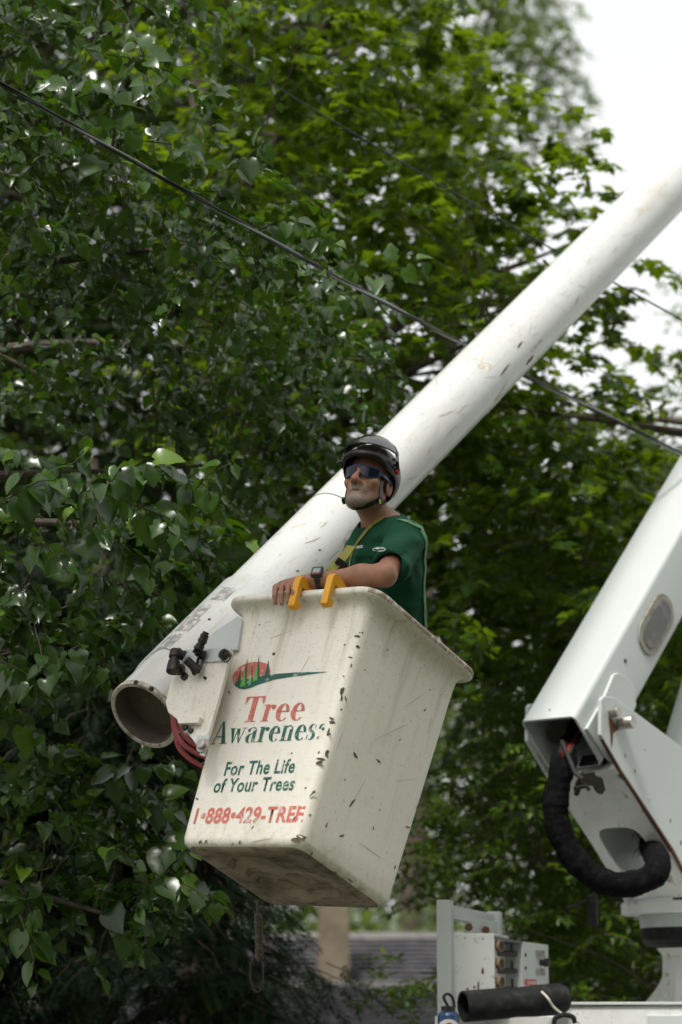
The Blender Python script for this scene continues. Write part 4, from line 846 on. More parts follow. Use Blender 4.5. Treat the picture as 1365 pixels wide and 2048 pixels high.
# turntable and pedestal
TC = PU(1402, 1820, .0); 
def zat(y): d = ray(1402, y); return CAM.z + d.z * ((TC - CAM).dot(CF) / 1.0)
zs = [zat(y) for y in (1806, 1830, 1857, 1893, 2012)]; Cc = Vector((TC.x, TC.y, 0))
m = MB(); m.lathe(Cc, ZZ, [(zs[1], .0005), (zs[1], .42), (zs[1] + .006, .425), (zs[0] - .004, .425), (zs[0], .42), (zs[0], .0005)], 40); m.done('turntable', M_['paint_rust'], truck, smooth=True)
m = MB(); m.lathe(Cc, ZZ, [(zs[2], .30), (zs[2], .325), (zs[1] - .02, .33), (zs[1] - .001, .33)], 40); m.done('bearing_ring', M_['paint'], truck, smooth=True)
m = MB(); m.lathe(Cc, ZZ, [(zs[3] - .01, .2), (zs[3], .29), (zs[3] + .03, .32), (zs[2], .325), (zs[2], .3)], 60); m.done('gear_ring', M_['black'], truck, smooth=True)
m = MB(); m.lathe(Cc, ZZ, [(.9, .26), (zs[4], .24), (zs[4] + .1, .215), (zs[3] - .05, .21), (zs[3] - .011, .24)], 40); ped = m.done('pedestal', M_['paint_rust'], truck, smooth=True)
for ang in (180, 215, 255, 300, 20, 90):
    d = Vector((math.cos(R(ang)), math.sin(R(ang)), 0)); t = d.cross(ZZ) * .012; z1 = zs[3] - .03; m = MB()
    m.prism([Cc + d * (.19 + .20 * (k / 8) ** 2.2) + ZZ * (z1 + (zs[4] - .05 - z1) * k / 8) - t / 2 for k in range(9)] + [Cc + d * .15 + ZZ * (zs[4] - .05) - t / 2, Cc + d * .15 + ZZ * z1 - t / 2], t); m.done('pedestal_gusset', M_['paint_rust'], ped)
m = MB(); od = (CAM - Cc); od.z = 0; od.normalize(); odr = od.cross(ZZ)
V = []; 
for k in range(24):
    a = 2 * math.pi * k / 24; sx_ = .075 * math.cos(a) - .06; z = (zs[3] + zs[4]) / 2 - .02 + .13 * math.sin(a); V.append(Cc - odr * sx_ * -1 + od * (math.sqrt(.217 ** 2 - sx_ ** 2) + .004) + ZZ * z)
m.prism(V, od * .002); m.done('opening_dark_plate', M_['blackpl'], ped)  # black plate on the solid column, painting the dark of an opening
m = MB(); m.tube([Cc + odr * -.02 + od * .222 + ZZ * z for z in (zs[4] + .02, zs[4] + .09, zs[4] + .15)], .012, 8); m.done('red_hose', M_['redhose'], ped, smooth=True)
# hydraulic lift cylinder seen behind the boom
pA, pB = at(1338, 1560, 12.9), at(1450, 1180, 13.6); m = MB(); m.tube([pA, pB], .085, 20); m.done('lift_cylinder', M_['paint'], truck, smooth=True, angle=50)
# hose sleeve hanging in a loop between boom end and turret
hp = curve([LO + w * .25 + v * .02, LO + w * .05 + v * .06 - u * .02, at(1128, 1525, 12.0), at(1112, 1600, 11.95), at(1122, 1670, 11.93), at(1165, 1735, 11.9), at(1225, 1768, 11.9), at(1285, 1762, 11.95), at(1318, 1735, 12.05), WP(s0 - .06, t0 + .06, -.1)], 16)
m = MB(); m.tube(hp, [.064 + .0018 * math.sin(i * 2.3 + 2 * math.sin(i * .7)) + .003 * math.sin(i * .43) + random.uniform(-.0015, .0015) if i > 24 else .038 for i in range(len(hp))], 20); m.done('hose_sleeve', M_['sleeve'], truck, smooth=True, angle=80)
for k in range(5):
    o = u * (.02 * (k - 2)) ; m = MB(); m.tube(curve([LO + w * .5 + o + v * .03, LO + w * .1 + o + v * .05, at(1132 + 5 * k - 10, 1500, 11.97), at(1128 + 3 * k - 6, 1540, 11.98)], 6), .010, 7); m.done('red_hose' if k % 2 else 'black_hose', M_['redhose'] if k % 2 else M_['black'], truck, smooth=True)
# steel clamp and rod at the boom's mouth
m = MB(); m.tube([at(1124, 1482, 11.95), at(1150, 1545, 11.85), at(1165, 1558, 11.82)], .012, 8); m.tube([at(1150, 1577, 11.85), at(1172, 1572, 11.8), at(1180, 1580, 11.8)], .011, 8); m.done('rod', M_['fitting'], truck, smooth=True)
m = MB(); m.prism([at(x, y, 11.86) for (x, y) in [(1165, 1545), (1190, 1543), (1192, 1552), (1206, 1556), (1212, 1580), (1204, 1590), (1194, 1586), (1186, 1572), (1165, 1572), (1158, 1592), (1150, 1592), (1152, 1570)]], CF * .05); m.done('clamp', M_['fitting'], truck, bevel=.004)
m = MB(); m.lathe(at(1112, 1466, 12.3), -CF, [(0, .05), (.03, .05), (.03, .0005)], 16); m.done('boom_pulley', M_['fitting'], truck, smooth=True)
m = MB(); m.tube([at(1185, 1790, 12.1), at(1187, 1850, 12.1)], .028, 10); m.tube([at(1134, 1814, 12.0), at(1160, 1806, 12.05), at(1180, 1797, 12.1)], .007, 6); m.done('hanging_strap', M_['black'], truck, smooth=True)
# elbow above the frame that joins the two booms
pu, pl = BM @ Vector((0, 0, BL - .2)), LM @ Vector((0, 0, 6.0)); m = MB(); m.tube([pu, pu.lerp(pl, .5), pl], .16, 20); m.done('elbow_joint', M_['paint'], truck, smooth=True, angle=50)

# ---- truck body
m = MB(); tbox(m, .62, 6.2, .15, .55, .95, 1.545); body = m.done('side_box', M_['paint_rust'], truck, bevel=.012)
m = MB(); tbox(m, .60, 6.2, .135, .60, 1.548, 1.562); m.done('box_lid', M_['paint'], body, bevel=.003)
for l in (1.0, 1.9, 2.8, 3.7):
    m = MB(); tbox(m, l, l + .82, .137, .149, 1.02, 1.5); d_ = m.done('locker_door', M_['paint'], body, bevel=.004)
    m = MB(); tbox(m, l + .36, l + .46, .122, .136, 1.32, 1.38); m.done('door_handle', M_['steel'], d_, bevel=.004)
m = MB(); tbox(m, -.1, 6.2, .15, 2.3, .85, .949); m.done('deck', M_['paint_rust'], truck, bevel=.01)
m = MB(); tbox(m, .0, 6.2, 1.85, 2.3, .95, 1.545); m.done('far_side_box', M_['paint'], truck, bevel=.012)
m = MB(); tbox(m, -.05, .62, .12, .2, 1.22, 1.495); m.done('tail_beam', M_['paint_rust'], truck, bevel=.006)
m = MB(); tbox(m, -.1, 6.4, .6, .75, .6, .85); tbox(m, -.1, 6.4, 1.55, 1.7, .6, .85); m.done('chassis_rail', M_['black'], truck, bevel=.01)
for (l, a) in ((1.3, .28), (1.3, 2.0), (5.2, .28), (5.2, 2.0)):
    p = TP(l, a, .48); m = MB(); m.lathe(p, E2, [(-.13, .28), (-.13, .44), (-.1, .48), (.1, .48), (.13, .44), (.13, .28)], 32); wh = m.done('wheel', M_['black'], truck, smooth=True)
    m = MB(); m.lathe(p, E2, [(-.12, .0005), (-.10, .1), (-.06, .12), (-.05, .24), (-.125, .285)], 24); m.done('rim', M_['paint'], wh, smooth=True)
# control post and console
def col(x0, x1, y0, z_, Z, dep, name, parent=truck, mat='paint', z0=.95):
    a, b_ = at(x0, y0, Z), at(x1, y0, Z); m = MB(); m.prism([(a.x, a.y, z0), (b_.x, b_.y, z0), (b_.x + E2.x * dep, b_.y + E2.y * dep, z0), (a.x + E2.x * dep, a.y + E2.y * dep, z0)], (0, 0, a.z - z0)); return m.done(name, M_[mat], parent, bevel=.005)
post = col(873, 901, 1800, 0, 11.75, .08, 'control_post'); post['label'] = 'upright white square post at the tail of the truck'
post2 = col(974, 1000, 1823, 0, 12.35, .07, 'control_post', mat='paint')
a, b_ = at(899, 1811, 11.82), at(980, 1828, 12.36); m = MB(); d = (b_ - a); d.z = 0; d.normalize(); sd = Vector((d.y, -d.x, 0)) * .05
m.prism([a - sd / 2, a + sd / 2, a + sd / 2 - ZZ * .065, a - sd / 2 - ZZ * .065], b_ - a); m.done('top_rail', M_['paint'], truck, bevel=.004)
m = MB(); m.prism([at(932, 1831, 12.0), at(994, 1844, 12.25), at(994, 1868, 12.25), at(932, 1864, 12.0)], E2 * .02); cp = m.done('console_bracket', M_['paint'], truck, bevel=.003)
for (x, y) in ((938, 1854), (972, 1860)):
    m = MB(); m.lathe(at(x, y, 11.99 + (x - 938) * .004), -CF, [(0, .02), (.012, .02), (.014, .012), (.014, .0005)], 8); m.done('bolt', M_['rust'], cp, smooth=True)
f0, f1, f2 = at(894, 1866, 11.78), at(989, 1866, 11.85), at(1097, 1886, 12.35); f1.z = f0.z; zb = 1.50
m = MB(); m.prism([(f0.x, f0.y, zb), (f1.x, f1.y, zb), (f1.x, f1.y, f0.z), (f0.x, f0.y, f0.z)], (E2 * .42)); box = m.done('control_console', M_['paint_rust'], truck, bevel=.004); box['label'] = 'white control console with valve bank'
dd = Vector((f2.x - f1.x, f2.y - f1.y, 0)); ln = dd.length; dd.normalize(); nn = Vector((dd.y, -dd.x, 0))
def CP(s, z, o=0): return Vector((f1.x, f1.y, 0)) + dd * s + ZZ * z + nn * o
zt = f2.z; m = MB()
m.prism([CP(.002, zb, -.25), CP(ln * .5, zb, -.25), CP(ln * .5, zt, -.25), CP(.002, zt, -.25)], nn * .01); m.done('valve_bay', M_['blackpl'], box)
m = MB(); m.prism([CP(.0, f1.z - .012, .0), CP(ln * .52, zt + .0, .0), CP(ln * .52, zt - .012, -.0), CP(.0, f1.z - .03, .0)], -nn * .28); m.done('bay_lid', M_['grey'], box)
m = MB(); m.prism([CP(ln * .5, zb, 0), CP(ln, zb, 0), CP(ln, zt - .01, 0), CP(ln * .5, zt, 0)], nn * -.3); pan = m.done('control_panel', M_['paint'], box, bevel=.003)
for k, z in enumerate((f1.z - .06, f1.z - .145, f1.z - .235)):
    m = MB(); m.lathe(CP(.045, z, .0), nn, [(-.2, .024), (0, .024), (.012, .022), (.012, .0005)], 14); m.done('valve_cap', M_['rust'], box, smooth=True)
    m = MB(); m.lathe(CP(.045, z, .0), nn, [(.0, .024), (.0, .029), (.016, .029), (.016, .023)], 16); m.done('valve_ring', pmat('brass_ring', (.2, .15, .09), .6), box, smooth=True)
    m = MB(); m.tube([CP(.06, z - .035, -.03), CP(ln * .47, z - .03, -.03)], .014, 8); m.tube([CP(ln * .38, z - .03, -.02), CP(ln * .38, z + .02, -.02)], .007, 6); m.done('valve_spool', M_['fitting'], box, smooth=True)
def pdecal(name, s0_, s1_, z0, z1, mat, lift=.001):
    m = MB(); m.prism([CP(s0_, z0, lift), CP(s1_, z0, lift), CP(s1_, z1, lift), CP(s0_, z1, lift)], nn * .0008); return m.done(name, mat, pan)
h0 = ln * .5; pw = ln * .5
M_['lab'] = pmat('worn_plate', (.3, .29, .25), .5, layers=[((.1, .1, .09), 60, .5, .6, .8)]); M_['dred'] = pmat('danger_red', (.5, .05, .05), .5); M_['dwhite'] = pmat('sticker_white', (.7, .7, .68), .5)
pdecal('nameplate', h0 + pw * .5, h0 + pw * .86, zt - .075, zt - .04, M_['lab']); pdecal('nameplate', h0 + pw * .5, h0 + pw * .86, zt - .165, zt - .13, M_['lab'])
pdecal('warning_sticker', h0 + pw * .06, h0 + pw * .5, zt - .36, zt - .185, M_['dwhite']); pdecal('sticker_band', h0 + pw * .06, h0 + pw * .5, zt - .215, zt - .185, M_['dred'], .0025); pdecal('sticker_band', h0 + pw * .54, h0 + pw * .98, zt - .315, zt - .285, M_['dred'], .0025)
def ptext(text, s, z, size, mat):
    cu = bpy.data.curves.new('lettering', 'FONT'); cu.body = text; cu.size = size; cu.offset = size * .02; cu.resolution_u = 2
    o_ = bpy.data.objects.new('lettering', cu); COL.objects.link(o_); bpy.context.view_layer.update()
    me = bpy.data.meshes.new_from_object(o_.evaluated_get(bpy.context.evaluated_depsgraph_get())); bpy.data.objects.remove(o_)
    inv = ROOT[pan].inverted()
    for q in me.vertices: q.co = inv @ CP(s + q.co.x, z + q.co.y, .0042)
    link('lettering', me, mat, pan)
ptext('DANGER', h0 + pw * .16, zt - .21, .024, M_['dwhite']); ptext('DANGER', h0 + pw * .64, zt - .31, .024, M_['dwhite'])
m = MB(); 
for (a_, b2) in (((.16, -.345), (.40, -.29)), ((.28, -.355), (.28, -.25)), ((.28, -.25), (.36, -.235)), ((.36, -.24), (.44, -.265)), ((.38, -.235), (.36, -.275))):
    m.tube([CP(h0 + pw * a_[0], zt + a_[1], .004), CP(h0 + pw * b2[0], zt + b2[1], .004)], .003, 5)
m.done('sticker_drawing', M_['blackpl'], pan)
m = MB(); m.lathe(CP(h0 + pw * .7, zt - .10, 0), nn, [(0, .016), (.02, .016), (.022, .022), (.045, .022), (.05, .016), (.05, .0005)], 14); m.done('knob', M_['blackpl'], pan, smooth=True)
for z in (zt - .065, zt - .13):
    m = MB(); m.lathe(CP(h0 + pw * .12, z, 0), nn, [(0, .009), (.004, .009), (.005, .0005)], 8); m.done('screw', M_['rust'], pan)
for (x, y, L, W_) in [(966, 1943, .035, .015), (957, 1972, .045, .012), (935, 1978, .018, .012), (949, 1974, .015, .012), (966, 1878, .012, .008), (930, 1876, .016, .006)]:
    q = hit(x, y, f0, Vector((f1.y - f0.y, -(f1.x - f0.x), 0)).normalized()); fd = Vector((f1.x - f0.x, f1.y - f0.y, 0)).normalized(); fo = Vector((fd.y, -fd.x, 0)); m = MB()
    m.prism([q + fd * W_ / 2 * math.cos(k) * random.uniform(.6, 1.2) + ZZ * L / 2 * math.sin(k) * random.uniform(.7, 1.2) + fo * .001 for k in np.linspace(0, 5.6, 8)], fo * .0006); m.done('paint_chip', M_['rust'], box)

# ================================================================== LOOSE THINGS
# yellow hooks over the front rim
def hook(a_, lab):
    prof = [(-.412, .958), (-.392, .948), (-.372, .962), (-.374, .985), (-.393, .992), (-.392, 1.048), (-.355, 1.050), (-.30, 1.048), (-.268, 1.046), (-.268, 1.052), (-.372, 1.092), (-.408, 1.090), (-.418, 1.070)]
    m = MB(); m.prism([(a_ - .016, p - .003, c + .001) for (p, c) in prof], (.032, 0, 0)); o = own_top('yellow_hook', m, BK, M_['yellow'], .004); tag(o, lab, 'hook', 'yellow hooks on the bucket rim')
def own_top(name, m, M, mat, bev=0, smooth=False):
    o = mk(name, m.V, m.F, mat, None, local=True, bevel=bev, smooth=smooth); o.matrix_world = M; ROOT[o] = M.copy(); return o
def rim_a(x): q = BKi @ hit(x, 1190, BK @ Vector((0, -.39, 0)), Bb); return q.x
hook(rim_a(597), 'yellow plastic hook on the bucket rim beside the gripping hand'); hook(rim_a(661), 'yellow plastic hook on the bucket rim, second from the gripping hand')
# rope with clip hanging under the bucket
rope = empty('hanging_rope', at(515, 1815, 9.55), 'short braided rope with steel clip hanging under the bucket', 'rope')
m = MB()
for s in range(3):
    P = []
    for i in range(60):
        t = i / 59; a = t * 26 + s * 2.094; r = .009 if t > .25 else .003; c = at(515 + 4 * math.sin(t * 2), 1800 + 120 * t, 9.62); P.append(c + CR * math.cos(a) * r + Vector((0, 1, 0)) * math.sin(a) * r)
    m.tube(P, [.005 if i < 14 else .009 for i in range(60)], 6)
m.done('rope_strand', pmat('dirty_rope', (.08, .065, .05), .9, layers=[((.16, .14, .11), 60, .5, .65, .7)]), rope, smooth=True)
m = MB(); m.tube(curve([at(x, y, 9.62) for (x, y) in [(512, 1912), (502, 1930), (501, 1962), (508, 1981), (517, 1984), (525, 1972), (525, 1935), (518, 1912)]], 6), .005, 8); m.done('clip', M_['fitting'], rope, smooth=True)
# black hollow tube lying on the tail beam
pA, pB = at(928, 2013, 11.55), at(1132, 1997, 11.75); ax = (pB - pA).normalized(); L = (pB - pA).length; m = MB()
m.lathe(pA, ax, [(.3, .0005), (.3, .062), (0, .062), (-.004, .068), (0, .0745), (L * .4, .0745), (L * .5, .070), (L * .7, .076), (L - .03, .0765), (L, .06), (L + .004, .0005)], 28)
tube = m.done('rubber_tube', M_['black'], None, smooth=True, angle=50); tag(tube, 'black hollow rubber tube lying across the tail of the truck', 'tube')
st = empty('securing_strap', pA + ax * L * .72, 'pale strap with black hook over the black rubber tube', 'strap'); m = MB()
P = curve([at(x, y, z) for (x, y, z) in [(1084, 1984, 11.62), (1096, 1996, 11.55), (1106, 2012, 11.55), (1122, 2026, 11.55), (1140, 2036, 11.55), (1160, 2046, 11.55)]], 5); m.tube(P, .006, 6); m.done('cord', pmat('pale_cord', (.55, .52, .45), .8), st, smooth=True)
m = MB(); m.tube(curve([at(x, y, 11.52) for (x, y) in [(1108, 2048), (1112, 2036), (1128, 2030), (1146, 2034), (1150, 2046)]], 5), .012, 8); m.done('hook', M_['blackpl'], st, smooth=True)
# blue bottle
bp = at(897, 2046, 11.45); bt = empty('water_bottle', bp, 'blue water bottle with black loop lid beside the white post', 'bottle')
m = MB(); m.lathe(bp, ZZ, [(-.16, .0005), (-.16, .05), (.03, .05), (.045, .044), (.055, .03), (.056, .0005)], 24); bb = m.done('flask', pmat('blue_enamel', (.015, .05, .13), .3, layers=[((.05, .09, .16), 20, .5, .7, .5)]), bt, smooth=True)
m = MB(); m.lathe(bp, ZZ, [(.056, .0005), (.056, .033), (.078, .033), (.08, .0005)], 20); m.done('lid', M_['blackpl'], bt, smooth=True)
m = MB(); m.tube(curve([bp + ZZ * .075 + CR * .0, bp + ZZ * .12 + CR * -.02, bp + ZZ * .135, bp + ZZ * .115 + CR * .022, bp + ZZ * .07 + CR * .03], 6), .007, 8); m.done('loop_handle', M_['blackpl'], bt, smooth=True)
m = MB()
for i in range(9):
    a = R(-60 + 15 * i + 270); m.V += [bp + Vector((math.cos(a) * .0506, math.sin(a) * .0506, -.06 - .05 * math.sin(R(22.5 * i)) * 0)), bp + Vector((math.cos(a) * .0506, math.sin(a) * .0506, .0 + .018 * math.sin(R(22.5 * i))))]
m.F += [(2 * i, 2 * i + 2, 2 * i + 3, 2 * i + 1) for i in range(8)]; m.done('bottle_label', M_['dwhite'], bt)
m = MB(); 
for i in range(5):
    a = R(-20 + 14 * i + 270); m.V += [bp + Vector((math.cos(a) * .0512, math.sin(a) * .0512, -.012 + .006 * (i % 2))), bp + Vector((math.cos(a) * .0512, math.sin(a) * .0512, -.006 + .009 * math.sin(i)))]
m.F += [(2 * i, 2 * i + 2, 2 * i + 3, 2 * i + 1) for i in range(4)]; m.done('label_mark', M_['dred'], bt)

# ================================================================== THE PERSON
class Field:
    """signed-distance grid; primitives are blended in, then skinned as one continuous surface"""
    def __init__(s, lo, hi, h):
        s.lo = np.array(lo, float); s.h = h; s.n = np.ceil((np.array(hi) - s.lo) / h).astype(int) + 1; s.F = np.full(s.n, .05, np.float32)
    def block(s, lo, hi):
        a = np.clip(np.floor((np.array(lo) - s.lo) / s.h).astype(int), 0, s.n); b = np.clip(np.ceil((np.array(hi) - s.lo) / s.h).astype(int) + 1, 0, s.n)
        ax = [s.lo[k] + s.h * np.arange(a[k], b[k]) for k in range(3)]
        return tuple(slice(a[k], b[k]) for k in range(3)), np.stack(np.meshgrid(*ax, indexing='ij'), -1)
    def put(s, lo, hi, fn, k=.02, op='u', mg=.05):
        sl, P = s.block(np.array(lo) - mg, np.array(hi) + mg)
        if P.size == 0: return
        d = fn(P); F = s.F[sl]
        if op == 'u': q = np.clip(k - np.abs(F - d), 0, None) / max(k, 1e-6); s.F[sl] = np.minimum(F, d) - q * q * k * .25
        elif op == 's': q = np.clip(k - np.abs(F + d), 0, None) / max(k, 1e-6); s.F[sl] = np.maximum(F, -d) + q * q * k * .25
        elif op == 'i': s.F[sl] = np.maximum(F, d)
    def cone(s, p0, p1, r0, r1=None, k=.02, op='u'):
        p0 = np.array(p0, float); p1 = np.array(p1, float); r1 = r0 if r1 is None else r1; d = p1 - p0; L2 = d @ d + 1e-12
        def fn(P):
            t = np.clip(((P - p0) @ d) / L2, 0, 1); return np.linalg.norm(P - p0 - t[..., None] * d, axis=-1) - (r0 + (r1 - r0) * t)
        R_ = max(r0, r1); s.put(np.minimum(p0, p1) - R_, np.maximum(p0, p1) + R_, fn, k, op)
    def chain(s, P, r, k=.02):
        for i in range(len(P) - 1): s.cone(P[i], P[i + 1], r[i], r[i + 1], k)
    def ell(s, M, c, rad, k=.02, op='u'):
        """ellipsoid in the axes of M"""
        Mi = np.array(M.inverted()); c = np.array(c, float); rad = np.array(rad, float); sc = M.to_scale()[0]; w = np.array(M @ Vector(c)); R_ = rad.max() * sc
        def fn(P):
            q = P @ Mi[:3, :3].T + Mi[:3, 3] - c; k0 = np.linalg.norm(q / rad, axis=-1); k1 = np.linalg.norm(q / rad ** 2, axis=-1) + 1e-9; return k0 * (k0 - 1) / k1 * sc
        s.put(w - R_, w + R_, fn, k, op)
    def stack(s, M, H, prof, k=.03, grow=0.0, wob=0.0):
        """elliptical trunk along local z"""
        Mi = np.array(M.inverted()); zs_ = [p[0] * H for p in prof]; bx = [p[1] + grow for p in prof]; by = [p[2] + grow for p in prof]
        C = [np.array(M @ Vector((x, y, z))) for x in (-.3, .3) for y in (-.25, .25) for z in (-.05, H + .05)]
        def fn(P):
            q = P @ Mi[:3, :3].T + Mi[:3, 3]; z = q[..., 2]; X = np.interp(z, zs_, bx); Y = np.interp(z, zs_, by)
            rr = np.sqrt((q[..., 0] / X) ** 2 + (q[..., 1] / Y) ** 2); d = (rr - 1) * np.minimum(X, Y)
            if wob: d = d + wob * (np.sin(q[..., 2] * 46 + 18 * q[..., 0]) * .6 + np.sin(q[..., 2] * 25 - 30 * q[..., 1] + 20 * q[..., 0]))
            return np.maximum(d, np.maximum(-z, z - H))
        s.put(np.min(C, 0), np.max(C, 0), fn, k)
    def mesh(s):
        F = s.F; S = F < 0; n = F.shape
        c = np.zeros((n[0] - 1, n[1] - 1, n[2] - 1), np.int8)
        for i in (0, 1):
            for j in (0, 1):
                for k in (0, 1): c += S[i:n[0] - 1 + i, j:n[1] - 1 + j, k:n[2] - 1 + k]
        act = (c > 0) & (c < 8); idx = np.argwhere(act); ID = np.full(act.shape, -1, np.int32); ID[act] = np.arange(len(idx))
        acc = np.zeros((len(idx), 3)); cnt = np.zeros(len(idx))
        cr = [(i, j, k) for i in (0, 1) for j in (0, 1) for k in (0, 1)]
        for a in cr:
            for ax in range(3):
                if a[ax]: continue
                b_ = list(a); b_[ax] = 1; fa = F[tuple((idx + a).T)]; fb = F[tuple((idx + b_).T)]; m_ = (fa < 0) != (fb < 0)
                t = np.where(m_, fa / np.where(m_, fa - fb, 1), 0); p = np.array(a, float)[None] + np.eye(3)[ax][None] * t[:, None]
                acc += np.where(m_[:, None], p, 0); cnt += m_
        V = s.lo + s.h * (idx + acc / cnt[:, None]); Q = []
        for ax in range(3):
            A = [slice(None)] * 3; B_ = [slice(None)] * 3; A[ax] = slice(0, n[ax] - 1); B_[ax] = slice(1, n[ax]); e = np.argwhere(S[tuple(A)] != S[tuple(B_)])
            o1, o2 = [(1, 2), (2, 0), (0, 1)][ax]; e = e[(e[:, o1] > 0) & (e[:, o2] > 0) & (e[:, o1] < n[o1] - 1) & (e[:, o2] < n[o2] - 1)]
            u1 = np.eye(3, dtype=int)[o1]; u2 = np.eye(3, dtype=int)[o2]
            q = np.stack([ID[tuple((e - u1 - u2).T)], ID[tuple((e - u2).T)], ID[tuple(e.T)], ID[tuple((e - u1).T)]], 1)
            fl = S[tuple(e.T)]; q[~fl] = q[~fl][:, ::-1]; Q.append(q)
        return V, np.concatenate(Q)
def skin(name, V, Q, mat, parent, colors=None, base=Vector((0, 0, 0)), sf=.5, beard=None):
    me = bpy.data.meshes.new(name); W_ = V - np.array(base); me.vertices.add(len(V)); me.vertices.foreach_set('co', W_.ravel().astype(np.float32))
    me.loops.add(Q.size); me.loops.foreach_set('vertex_index', Q.ravel().astype(np.int32)); me.polygons.add(len(Q)); me.polygons.foreach_set('loop_start', np.arange(0, Q.size, 4, dtype=np.int32))
    try: me.polygons.foreach_set('loop_total', np.full(len(Q), 4, np.int32))
    except Exception: pass
    me.update(calc_edges=True); me.validate()
    bm = bmesh.new(); bm.from_mesh(me)
    bmesh.ops.smooth_vert(bm, verts=bm.verts, factor=sf, use_axis_x=True, use_axis_y=True, use_axis_z=True)
    bm.to_mesh(me); bm.free()
    if colors is not None:
        a = me.attributes.new('tint', 'FLOAT_COLOR', 'POINT'); a.data.foreach_set('color', np.concatenate([colors, (np.ones(len(V)) if beard is None else beard)[:, None]], 1).ravel().astype(np.float32))
    return link(name, me, mat, parent, smooth=True, angle=180)
def N3(v): return np.array(v)
hx, hp_ = R(24), R(25); Hf = c2w(-math.sin(hx) * math.cos(hp_), math.sin(hp_), -math.cos(hx) * math.cos(hp_)); Hx = c2w(-math.cos(hx), 0, math.sin(hx)); Hx = (Hx - Hf * Hx.dot(Hf)).normalized(); Hz = Hx.cross(Hf)
HS = 1.1; HM = Matrix.Translation(at(738, 967, 9.8)) @ Matrix((Hx, Hf, Hz)).transposed().to_4x4() @ Matrix.Scale(HS, 4)
def HP(x, y, z): return N3(HM @ Vector((x, y, z)))
tf = c2w(-.87, 0, -.45); tf.z = 0; tf.normalize(); tl = Vector((-tf.y, tf.x, 0))           # torso: forward, left
PV = at(782, 1310, 9.86); T1 = at(766, 1040, 9.86); tz = (T1 - PV); TH = tz.length; tz.normalize(); ty = (tf - tz * tf.dot(tz)).normalized(); tx = ty.cross(tz)
TMx = Matrix.Translation(PV) @ Matrix((tx, ty, tz)).transposed().to_4x4()
TPROF = [(-.1, .165, .125), (0, .168, .128), (.3, .170, .130), (.55, .185, .134), (.75, .195, .130), (.88, .165, .105), (.96, .11, .08), (1.02, .07, .06)]
SL = at(812, 1082, 9.68); SR = SL - tl * .37
def BKP(x, y, b_): return BK @ PB(x, y, b_)
EL = BKP(770, 1150, -.27); WR = BKP(638, 1160, -.345)
print('arm', (SL - EL).length, (EL - WR).length, 'depths', [(p - CAM).dot(CF) for p in (SL, EL, WR)])
feet = [BK @ Vector((.10, .0, .15)), BK @ Vector((-.08, .08, .15))]; tfb = (tf - Bc * tf.dot(Bc)).normalized(); hips = [PV + tl * .09 - ZZ * .02, PV - tl * .09 - ZZ * .02]
knees = [h.lerp(f, .5) + tf * .05 for h, f in zip(hips, feet)]
ER = SR + tf * .06 - ZZ * .27; WRr = ER + tf * .2 - ZZ * .12
lo = np.min([N3(p) for p in (PV, SL, SR, EL, WR, HM.translation, *feet, BKP(545, 1200, -.42), WRr + tf * .2 - ZZ * .12)], 0) - [.16, .16, .12]; hi = np.max([N3(p) for p in (PV, SL, SR, EL, WR, HM.translation, *feet)], 0) + [.2, .2, .2]
B = Field(lo, hi, .0034)
B.stack(TMx, TH, TPROF, .04, -.006)
for s_, sj, e, w_ in ((1, SL, EL, WR), (-1, SR, ER, WRr)):
    B.cone(N3(TMx @ Vector((0, -.01, TH * .93))), N3(sj), .065, .062, .05)
    B.cone(N3(sj), N3(e), .056, .042, .03); B.cone(N3(e), N3(e.lerp(w_, .35)), .043, .045, .03); B.cone(N3(e.lerp(w_, .35)), N3(w_), .045, .0275, .03)
for h_, k_, f_ in zip(hips, knees, feet):
    B.cone(N3(h_), N3(k_), .085, .06, .04); B.cone(N3(k_), N3(k_.lerp(f_, .35)), .058, .058, .03); B.cone(N3(k_.lerp(f_, .35)), N3(f_), .058, .04, .03); B.cone(N3(f_), N3(f_ + tfb * .12 - Bc * .03), .045, .035, .02)
# gripping hand: palm over the rim, four fingers curled down its outside, thumb inside
MC = [(553, 1175), (566, 1170), (579, 1168), (591, 1169)]; tipy = [31, 37, 36, 31]
for i, (x, y) in enumerate(MC):
    k0 = N3(BKP(x, y, -.372)); B.cone(N3(WR), k0, .023, .0145, .022)
    P = [k0, N3(BKP(x - 2, y + 5, -.402)), N3(BKP(x - 3, y + tipy[i] * .55, -.412)), N3(BKP(x - 2, y + tipy[i], -.404))]
    B.chain(P, [.0125, .0115, .0105, .009], .004)
B.chain([N3(BKP(622, 1166, -.335)), N3(BKP(598, 1176, -.315)), N3(BKP(580, 1184, -.30))], [.018, .013, .010], .01)
# other hand, hanging inside the bucket
wd = (WRr - ER).normalized(); sd = tl
for i in range(4):
    k0 = WRr + wd * .085 + sd * (.03 - .02 * i); B.cone(N3(WRr), N3(k0), .022, .014, .02); q = k0 + wd * .03 - ZZ * .015; B.chain([N3(k0), N3(q), N3(q - ZZ * .03 + tf * .005)], [.0105, .0095, .008], .004)
B.chain([N3(WRr + wd * .02), N3(WRr + wd * .04 + sd * .045), N3(WRr + wd * .075 + sd * .05 - ZZ * .01)], [.016, .012, .009], .01)
